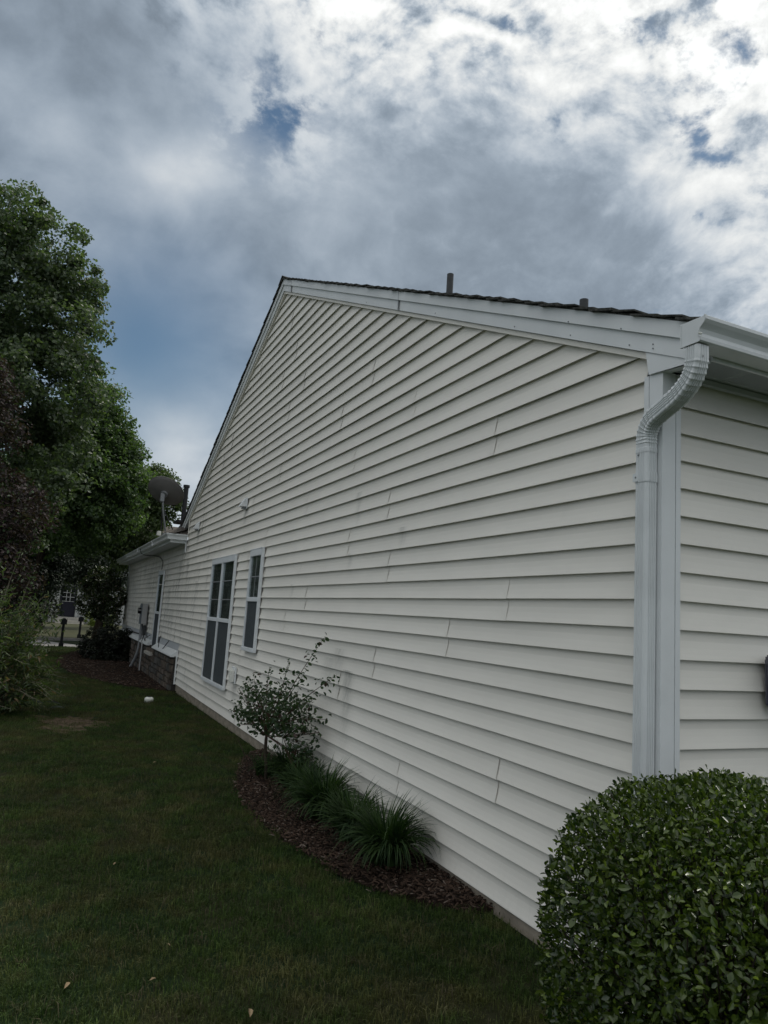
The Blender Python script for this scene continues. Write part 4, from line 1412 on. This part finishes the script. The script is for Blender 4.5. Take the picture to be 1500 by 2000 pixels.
def leaf_proto(nm, aspect, fold, curl, m):
    me = bpy.data.meshes.new(nm)
    w = aspect / 2
    V = [(-.5, 0, 0), (-.22, w * .8, fold * .2), (.05, w, fold * .25), (.3, w * .6, fold * .12 - curl * .4), (.5, 0, -curl), (.3, -w * .6, fold * .12 - curl * .4), (.05, -w, fold * .25), (-.22, -w * .8, fold * .2), (-.2, 0, 0), (.08, 0, 0), (.3, 0, -curl * .4)]
    F = [(0, 8, 1), (8, 9, 2, 1), (9, 10, 3, 2), (10, 4, 3), (0, 7, 8), (8, 7, 6, 9), (9, 6, 5, 10), (10, 5, 4)]
    me.from_pydata(V, [], F)
    me.materials.append(m)
    me.update()
    return me


lp = [leaf_proto('leaf', .52, .5, .10, M['leaf_bush']), leaf_proto('leaf', .60, .3, .04, M['leaf_bush']), leaf_proto('leaf', .46, .7, .16, M['leaf_bush'])]
for j in top_i:
    ob = bpy.data.objects.new('leaf', random.choice(lp))
    n_ = Vector(d2[j]) * .7 + Vector((0, 0, .8)) + Vector(RNG.normal(size=3)) * .7
    q = n_.to_track_quat('Z', 'Y') @ Matrix.Rotation(random.uniform(0, 6.28), 3, 'Z').to_quaternion()
    ob.rotation_euler = q.to_euler()
    ob.scale = (size[j] * 1.08,) * 3
    ob.location = Vector(P[j]) - Vector(bush.location) + Vector(d2[j]) * .004
    ob.parent = bush
    COL.objects.link(ob)
# a few shoots that stick out of the clipped surface
tw = MB()
for _ in range(240):
    dd3 = Vector(RNG.normal(size=3)).normalized()
    dd3.z = abs(dd3.z) * .7 - .1
    dd3.normalize()
    rr3 = float(sup(np.array([dd3[:]]))[0])
    a3 = Vector(BC) + Vector((random.uniform(-.1, .1), random.uniform(-.1, .1), -.35))
    tip = Vector(BC) + dd3 * rr3 * random.uniform(.86, 1.0)
    tw.tube([a3, a3.lerp(tip, .5) + Vector(RNG.normal(size=3)) * .03, tip], [.006, .004, .0018], 4, cap=False)
b3 = Vector((BC[0], BC[1], gz(BC[0], BC[1])))
for _ in range(7):
    a = random.uniform(0, 6.28)
    tw.tube([b3 + Vector((.05 * math.cos(a), .05 * math.sin(a), -.05)), Vector(BC) + Vector((.13 * math.cos(a), .13 * math.sin(a), -.3))], [.014, .009], 6)
part(tw, 'branches', M['bark'], bush)
for (x_, y_, z_) in ((-.700, -.27, -.815), (-.765, -.24, -.975), (-.20, -.36, -.665)):
    s_ = MB().tube([(x_ + .08, y_, z_ - .08), (x_ + .02, y_, z_ - .01), (x_ - .004, y_, z_ + .030)], [.0022, .0016, .001], 5)
    sh_ = part(s_, 'shoot', M['bark_thin'], bush)
    for q in range(5):
        f_ = .2 + .18 * q
        ob = bpy.data.objects.new('leaf', lp[q % 3])
        ob.location = Vector((x_ + .026 - .03 * f_, y_ + random.uniform(-.008, .008), z_ - .02 + .055 * f_)) - Vector(bush.location)
        ob.rotation_euler = (random.uniform(-.9, .9), random.uniform(-1.0, .2), random.uniform(0, 6.28))
        ob.scale = (.027,) * 3
        ob.parent = bush
        COL.objects.link(ob)


# ------------------------------------------------------------------ young tree by the wall
def twig_tree(root, trunk_pts, trunk_r, tips, leaf_n, leaf_s, m, bark, blob, blob_n, start_idx=-1):
    part(MB().tube(catmull(trunk_pts, 4), [trunk_r] * (4 * (len(trunk_pts) - 1)) + [trunk_r * .7], 8), 'trunk', M[bark], root)
    C = []
    N = []
    s0 = Vector(trunk_pts[-1])
    for tip in tips:
        tip = Vector(tip)
        mid = s0.lerp(tip, .5) + Vector((0, 0, .05 * (tip - s0).length)) + Vector(RNG.normal(size=3)) * .02
        pts = catmull([s0, mid, tip], 6)
        part(MB().tube(pts, [trunk_r * .42 * (1 - .8 * i_ / (len(pts) - 1)) for i_ in range(len(pts))], 6), 'branch', M['stem_red'], root)
        Lb = (tip - s0).length
        nl = int(leaf_n * Lb)
        for _ in range(nl):
            f_ = random.uniform(.22, 1.0)
            p_ = pts[min(len(pts) - 1, int(f_ * (len(pts) - 1)))].lerp(pts[min(len(pts) - 1, int(f_ * (len(pts) - 1)) + 1)], random.random())
            o_ = Vector(RNG.normal(size=3)) * (.030 + .035 * (1 - f_))
            C.append(p_ + o_)
            N.append(o_.normalized() + Vector((0, 0, .8)))
    for (bx, by, bz, br), bn in zip(blob, blob_n):
        tw_ = MB()
        for _ in range(bn):
            v_ = Vector(RNG.normal(size=3)).normalized() * random.uniform(.35, 1) ** .6 * br
            v_.z *= .85
            C.append(Vector((bx, by, bz)) + v_)
            N.append(v_.normalized() * .4 + Vector((0, 0, .7)))
        for _ in range(12):
            v_ = Vector(RNG.normal(size=3)).normalized() * br * .9
            tw_.tube([s0, (s0 + Vector((bx, by, bz))) / 2, Vector((bx, by, bz)) + v_], [.006, .004, .002], 5, cap=False)
        part(tw_, 'twigs', M['stem_red'], root)
    C = np.array([c_[:] for c_ in C])
    N = np.array([c_[:] for c_ in N])
    o_ = leaves_mesh('leaves', C, N, leaf_s * RNG.uniform(.6, 1.25, len(C)), M[m], None, aspect=.58, fold=.3, jitter=.75, six=True, curl=.12)
    o_['kind'] = 'stuff'
    put_under(o_, root)


zt = gz(-.37, 4.43)
yt = thing('young_tree', 'young tree with a thin bare trunk and loose leafy shoots against the wall', 'tree', (-.37, 4.43, zt))
tips = [(-.14, 3.745, -.348), (-.12, 3.446, -.653), (-.18, 3.777, -.893), (-.34, 6.0, -1.26), (-.34, 5.4, -1.22), (-.25, 4.375, -.611), (-.33, 4.75, -.703), (-.22, 3.868, -1.42), (-.13, 3.56, -1.035),
        (-.36, 5.5, -.93), (-.20, 3.99, -.66), (-.38, 5.03, -1.05), (-.30, 4.2, -.80), (-.45, 4.9, -.92), (-.5, 4.4, -.95), (-.36, 5.2, -.82)]
twig_tree(yt, [(-.37, 4.43, zt - .05), (-.365, 4.45, zt + .15), (-.372, 4.50, -1.48), (-.36, 4.55, -1.33)], .016, tips, 46, .044, 'leaf_new', 'bark',
          [(-.34, 4.62, -1.10, .32), (-.27, 4.12, -1.09, .25), (-.23, 3.90, -1.26, .19), (-.37, 5.1, -1.14, .27), (-.2, 3.88, -1.45, .12)], [620, 330, 150, 150, 60])
zz_ = gz(-.5, 4.4)
tag(MB().tube([(-.42, 4.38, zz_ - .02), (-.50, 4.58, zz_ + .16), (-.58, 4.78, zz_ + .36)], [.006, .005, .003], 6).obj('bare_stick', M['bark']), 'thin bare stick leaning left at the foot of the young tree', 'stick')


# ------------------------------------------------------------------ strap-leaved clumps
def clump(x, y, n, h, spread, label):
    z0 = gz(x, y) + .03
    t_ = thing('grassy_clump', label, 'plant', (x, y, z0), 'dark strap leaved clumps in the mulch bed')
    V = []
    F = []
    for _ in range(n):
        a = random.uniform(0, 2 * math.pi)
        r0 = random.uniform(0, .085)
        ln = h * random.uniform(.7, 1.25)
        lean = random.uniform(.15, 1.0) ** .8 * spread
        d_ = Vector((math.cos(a), math.sin(a), 0))
        s_ = Vector((-math.sin(a), math.cos(a), 0))
        w0 = random.uniform(.0050, .0082)
        p_ = Vector((x, y, z0)) + Vector((math.cos(a + 1), math.sin(a + 1), 0)) * r0
        if p_.x > -.06:
            p_.x = -.06
        seg = 6
        base_i = len(V)
        ang = math.radians(88) - lean * .35
        tw_ = random.uniform(-.5, .5)
        for q in range(seg + 1):
            f_ = q / seg
            w_ = w0 * (1 - f_ ** 2.2) + .0004
            sv = (s_ * math.cos(tw_) + Vector((0, 0, 1)) * math.sin(tw_)) * w_
            V.append(p_ + sv)
            V.append(p_ - sv)
            p_ = p_ + (d_ * math.cos(ang) + Vector((0, 0, 1)) * math.sin(ang)) * (ln / seg)
            if p_.x > -.012:
                p_.x = -.012
            if p_.z < z0 - .02:
                p_.z = z0 - .02
            ang -= lean * (.32 + .40 * f_)
        for q in range(seg):
            b_i = base_i + q * 2
            F.append((b_i, b_i + 1, b_i + 3, b_i + 2))
    o_ = meshobj('blades', V, F, M['blade_lily'], None)
    o_['kind'] = 'stuff'
    put_under(o_, t_)
    return t_


clump(-.27, 2.00, 680, .42, 1.0, 'largest arching clump of dark strap leaves, nearest the camera')
clump(-.29, 2.50, 460, .38, 1.0, 'clump of strap leaves pressed behind the nearest largest one')
clump(-.30, 3.08, 620, .43, 1.0, 'middle clump of strap leaves with paler arching blades')
clump(-.27, 3.62, 420, .36, .95, 'clump of strap leaves just right of the young tree trunk')
clump(-.20, 4.20, 460, .38, .85, 'farthest dark clump of strap leaves behind the young tree trunk')
clump(-.32, 4.60, 200, .24, .9, 'low dark clump of blades at the foot of the young tree')


# ------------------------------------------------------------------ wild shrub on the left
ws = thing('wild_shrub', 'overgrown wild shrub with long pale twigs spilling in from the left edge', 'shrub', (-3.2, 9.4, gz(-3.2, 9.4)))
C = []
N = []
tw = MB()
rootp = Vector((-3.15, 9.4, gz(-3.2, 9.4)))
for i in range(165):
    if i < 12:
        tip = Vector([(-3.09, 9.5, .35), (-2.84, 9.5, .48), (-2.66, 9.4, .14), (-2.35, 9.4, -.38), (-2.01, 9.5, -1.32), (-2.25, 9.3, -1.72), (-2.16, 9.5, -.62), (-2.41, 9.5, -.25), (-2.05, 9.2, -1.55), (-2.3, 9.0, -.9), (-2.1, 9.3, -1.1), (-2.7, 9.2, -.1)][i])
    else:
        a = random.uniform(0, 6.28) if i < 110 else random.uniform(-1.3, 1.2)
        el = random.uniform(.05, 1.35) if i < 110 else random.uniform(.0, .9)
        R_ = random.uniform(.75, 1.05) if i < 110 else random.uniform(.95, 1.28)
        tip = rootp + Vector((R_ * .95 * math.cos(a) * math.cos(el), R_ * 1.15 * math.sin(a) * math.cos(el), .15 + R_ * 1.75 * math.sin(el)))
    st_ = rootp + Vector((random.uniform(-.25, .25), random.uniform(-.3, .3), 0))
    mid = st_.lerp(tip, .55) + Vector((0, 0, random.uniform(.05, .35)))
    pts = catmull([st_, mid, tip], 7)
    tw.tube(pts, [.009 * (1 - .75 * j_ / (len(pts) - 1)) for j_ in range(len(pts))], 5, cap=False)
    for j_ in range(30):
        f_ = random.uniform(.25, 1.0)
        k2_ = min(len(pts) - 2, int(f_ * (len(pts) - 1)))
        p_ = pts[k2_].lerp(pts[k2_ + 1], random.random())
        o_ = Vector(RNG.normal(size=3)) * .055
        C.append((p_ + o_)[:])
        N.append((o_.normalized() * .6 + Vector((0, 0, .6)))[:])
part(tw, 'twigs', M['twig_pale'], ws)
for _ in range(2500):
    v_ = Vector(RNG.normal(size=3)).normalized() * random.uniform(.3, 1) ** .5
    C.append((rootp.x + .05 + v_.x * .78, rootp.y + v_.y * .9, max(rootp.z + .05, rootp.z + .62 + v_.z * .75)))
    N.append((v_ * .5 + Vector((0, 0, .6)))[:])
C, N = np.array(C), np.array(N)
o_ = leaves_mesh('leaves', C, N, .088 * RNG.uniform(.5, 1.35, len(C)), M['leaf_wild'], None, aspect=.24, fold=.2, jitter=.9, six=True, curl=.25)
o_['kind'] = 'stuff'
put_under(o_, ws)
# dark drooping leaves at its foot
ld_me = leaf_proto('dark_leaf', .22, .2, .15, M['leaf_dark'])
for (x_, y_, z_, r_, s_) in ((-2.40, 8.9, -1.60, .15, .24), (-2.16, 8.9, -1.60, .0, .20), (-2.12, 8.85, -1.66, .2, .22)):
    ob = bpy.data.objects.new('dark_leaf', ld_me)
    ob.location = Vector((x_, y_, z_)) - Vector(ws.location)
    ob.rotation_euler = (.5, -r_, -.3)
    ob.scale = (s_,) * 3
    ob.parent = ws
    COL.objects.link(ob)
part(MB().tube(catmull([(-2.9, 9.2, -1.5), (-2.5, 9.0, -1.45), (-2.1, 8.88, -1.60)], 6), .004, 5), 'low_branch', M['bark'], ws)

# ------------------------------------------------------------------ mulch chips
def scatter_boxes(name, pts, sizes, m):
    n_ = len(pts)
    V = np.zeros((n_, 8, 3))
    base_ = np.array([(-.5, -.5, -.5), (.5, -.5, -.5), (.5, .5, -.5), (-.5, .5, -.5), (-.45, -.45, .5), (.45, -.4, .5), (.4, .45, .5), (-.45, .4, .5)])
    yaw = RNG.uniform(0, 6.28, n_)
    pit = RNG.normal(0, .28, n_)
    L_ = base_[None] * sizes[:, None, :]
    cp_, sp_ = np.cos(pit)[:, None], np.sin(pit)[:, None]
    x_ = L_[..., 0] * cp_ + L_[..., 2] * sp_
    z_ = -L_[..., 0] * sp_ + L_[..., 2] * cp_
    cy_, sy_ = np.cos(yaw)[:, None], np.sin(yaw)[:, None]
    V[..., 0] = x_ * cy_ - L_[..., 1] * sy_
    V[..., 1] = x_ * sy_ + L_[..., 1] * cy_
    V[..., 2] = z_
    V += np.array(pts)[:, None, :]
    q = np.array([(4, 5, 6, 7), (0, 1, 5, 4), (1, 2, 6, 5), (2, 3, 7, 6), (3, 0, 4, 7)])
    F = (np.arange(n_)[:, None, None] * 8 + q[None]).reshape(-1, 4)
    o_ = npmesh(name, V.reshape(-1, 3), F, m)
    o_['kind'] = 'stuff'
    return o_


bp = densify(bed_out, .1)
bx_ = []
while len(bx_) < 9500:
    x_, y_ = random.uniform(-.80, .04), random.uniform(.95, 5.95)
    ex = random.gauss(0, .03)
    if in_poly(x_ + ex, y_ + ex, bp + [(.06, 1.2)]):
        bx_.append((x_, y_, gz(x_, y_) + .012 + .03 * min(1, max(0, .3 + (x_ + .7) * 2)) + random.uniform(0, .014)))
sz = np.stack([RNG.uniform(.012, .048, len(bx_)), RNG.uniform(.004, .011, len(bx_)), RNG.uniform(.002, .006, len(bx_))], 1)
scatter_boxes('mulch_chips', bx_, sz, M['chip'])
bx_ = []
bp2 = densify(bed2_out, .3)
while len(bx_) < 6000:
    x_, y_ = random.uniform(-2.05, .0), random.uniform(12, 26)
    if in_poly(x_, y_, bp2) and not (x_ > -.1 and y_ > 12.1):
        bx_.append((x_, y_, gz(x_, y_) + .038))
sz = np.stack([RNG.uniform(.03, .08, len(bx_)), RNG.uniform(.01, .025, len(bx_)), RNG.uniform(.003, .008, len(bx_))], 1)
scatter_boxes('mulch_chips_wing', bx_, sz, M['chip'])

# ------------------------------------------------------------------ lawn grass by geometry nodes
lib = bpy.data.collections.new('grass_tufts')


def tuft(nm, n_, h, rad_, w, m):
    V = []
    F = []
    for _ in range(n_):
        a = random.uniform(0, 6.28)
        r_ = rad_ * math.sqrt(random.random())
        p_ = Vector((r_ * math.cos(random.uniform(0, 6.28)), r_ * math.sin(random.uniform(0, 6.28)), -.004))
        ln = h * random.uniform(.5, 1.2)
        lean = random.uniform(.1, 1.2)
        d_ = Vector((math.cos(a), math.sin(a), 0))
        s_ = Vector((-math.sin(a), math.cos(a), 0)) * w * random.uniform(.7, 1.3)
        m1 = p_ + d_ * (ln * .25 * lean) + Vector((0, 0, ln * .62))
        t1 = p_ + d_ * (ln * .75 * lean) + Vector((0, 0, ln * (1.0 - .35 * lean)))
        b_ = len(V)
        V += [p_ - s_, p_ + s_, m1 + s_ * .8, m1 - s_ * .8, t1]
        F += [(b_, b_ + 1, b_ + 2, b_ + 3), (b_ + 3, b_ + 2, b_ + 4)]
    me = bpy.data.meshes.new(nm)
    me.from_pydata([v[:] for v in V], [], F)
    me.materials.append(m)
    ob = bpy.data.objects.new(nm, me)
    lib.objects.link(ob)


for i_ in range(5):
    tuft('tuft', 26, .046, .06, .0013, M['grass'])
tuft('tuft_straw', 7, .050, .06, .0012, M['straw'])


def scatter(name, pts, scales, collection):
    me = bpy.data.meshes.new(name)
    me.vertices.add(len(pts))
    me.vertices.foreach_set('co', np.array(pts, dtype=np.float32).ravel())
    at = me.attributes.new('scl', 'FLOAT', 'POINT')
    at.data.foreach_set('value', np.array(scales, dtype=np.float32))
    o_ = link(bpy.data.objects.new(name, me))
    ng = bpy.data.node_groups.new(name, 'GeometryNodeTree')
    ng.interface.new_socket('Geometry', in_out='INPUT', socket_type='NodeSocketGeometry')
    ng.interface.new_socket('Geometry', in_out='OUTPUT', socket_type='NodeSocketGeometry')
    N_ = ng.nodes
    gi = N_.new('NodeGroupInput')
    go = N_.new('NodeGroupOutput')
    ci = N_.new('GeometryNodeCollectionInfo')
    ci.inputs['Collection'].default_value = collection
    ci.inputs['Separate Children'].default_value = True
    ci.inputs['Reset Children'].default_value = True
    iop = N_.new('GeometryNodeInstanceOnPoints')
    iop.inputs['Pick Instance'].default_value = True
    ri = N_.new('FunctionNodeRandomValue')
    ri.data_type = 'INT'
    ri.inputs[4].default_value = 0
    ri.inputs[5].default_value = 5
    rv = N_.new('FunctionNodeRandomValue')
    rv.data_type = 'FLOAT_VECTOR'
    rv.inputs[0].default_value = (-.12, -.12, 0)
    rv.inputs[1].default_value = (.12, .12, 6.283)
    na = N_.new('GeometryNodeInputNamedAttribute')
    na.data_type = 'FLOAT'
    na.inputs['Name'].default_value = 'scl'
    lk = ng.links.new
    lk(gi.outputs[0], iop.inputs['Points'])
    lk(ci.outputs[0], iop.inputs['Instance'])
    lk(ri.outputs[2], iop.inputs['Instance Index'])
    lk(rv.outputs[0], iop.inputs['Rotation'])
    lk(na.outputs[0], iop.inputs['Scale'])
    lk(iop.outputs[0], go.inputs[0])
    md = o_.modifiers.new('scatter', 'NODES')
    md.node_group = ng
    o_['kind'] = 'stuff'
    return o_


def lawn_points(x0, x1, y0, y1, n_):
    X = RNG.uniform(x0, x1, n_)
    Y = RNG.uniform(y0, y1, n_)
    out_ = []
    for x_, y_ in zip(X, Y):
        if x_ > -.02 and y_ > -.02:
            continue
        if 1.1 < y_ < 6 and in_poly(x_ + random.gauss(0, .018), y_ + random.gauss(0, .03), bp + [(.06, 1.2)]):
            continue
        if y_ > 12 and in_poly(x_ + random.gauss(0, .05), y_ + random.gauss(0, .1), bp2):
            continue
        q = ((x_ + 1.93) / .45) ** 2 + ((y_ - 8.35) / .75) ** 2
        if q < random.uniform(.25, 1.35) and random.random() < .80:
            continue
        out_.append((x_, y_, gz(x_, y_) - .002))
    return out_


g1 = lawn_points(-3.6, .1, -.5, 4.0, 15500)
g2 = lawn_points(-4.0, .0, 4.0, 9.0, 12000)
g3 = lawn_points(-5.0, .0, 9.0, 16.0, 9000)
g4 = lawn_points(-6.0, .0, 16.0, 26.5, 6000)
g5 = lawn_points(-7.0, 3.0, -5.0, -.5, 3500) + lawn_points(-7.0, -3.6, -.5, 9, 3000)
pts = g1 + g2 + g3 + g4 + g5
sc_ = [random.uniform(.5, 1.0) if random.random() < .85 else random.uniform(1.0, 1.5) for _ in g1] + [random.uniform(.7, 1.2) for _ in g2] + [random.uniform(.9, 1.5) for _ in g3] + [random.uniform(1.2, 2.0) for _ in g4] + [random.uniform(.9, 1.5) for _ in g5]
scatter('lawn_grass', pts, sc_, lib)

# ------------------------------------------------------------------ fallen leaves
lf_me = leaf_proto('fallen_leaf', .34, .5, .2, M['dry_leaf'])
for (x_, y_, a_, s_, lab) in ((-1.82, 1.00, .3, .040, 'small curled brown leaf lying on the lawn near the lower left'), (-1.50, .62, 1.3, .075, 'long pale dry leaf on the lawn at the bottom edge'),
                              (-1.85, 2.50, .9, .045, 'dry leaf on the dark lawn halfway to the dirt patch'), (-1.24, 5.40, .1, .05, 'pale leaf on the lawn left of the young tree'),
                              (-1.71, 1.31, 2.2, .035, 'tiny white scrap of leaf above the curled brown one'), (-2.15, 1.05, 1.0, .06, 'pale grass clipping lying at the lower left edge')):
    ob = bpy.data.objects.new('fallen_leaf', lf_me)
    ob.location = (x_, y_, gz(x_, y_) + .040)
    ob.rotation_euler = (.3, -.25, a_)
    ob.scale = (s_ * .75,) * 3
    COL.objects.link(ob)
    tag(ob, lab, 'leaf', 'fallen leaves on the lawn')
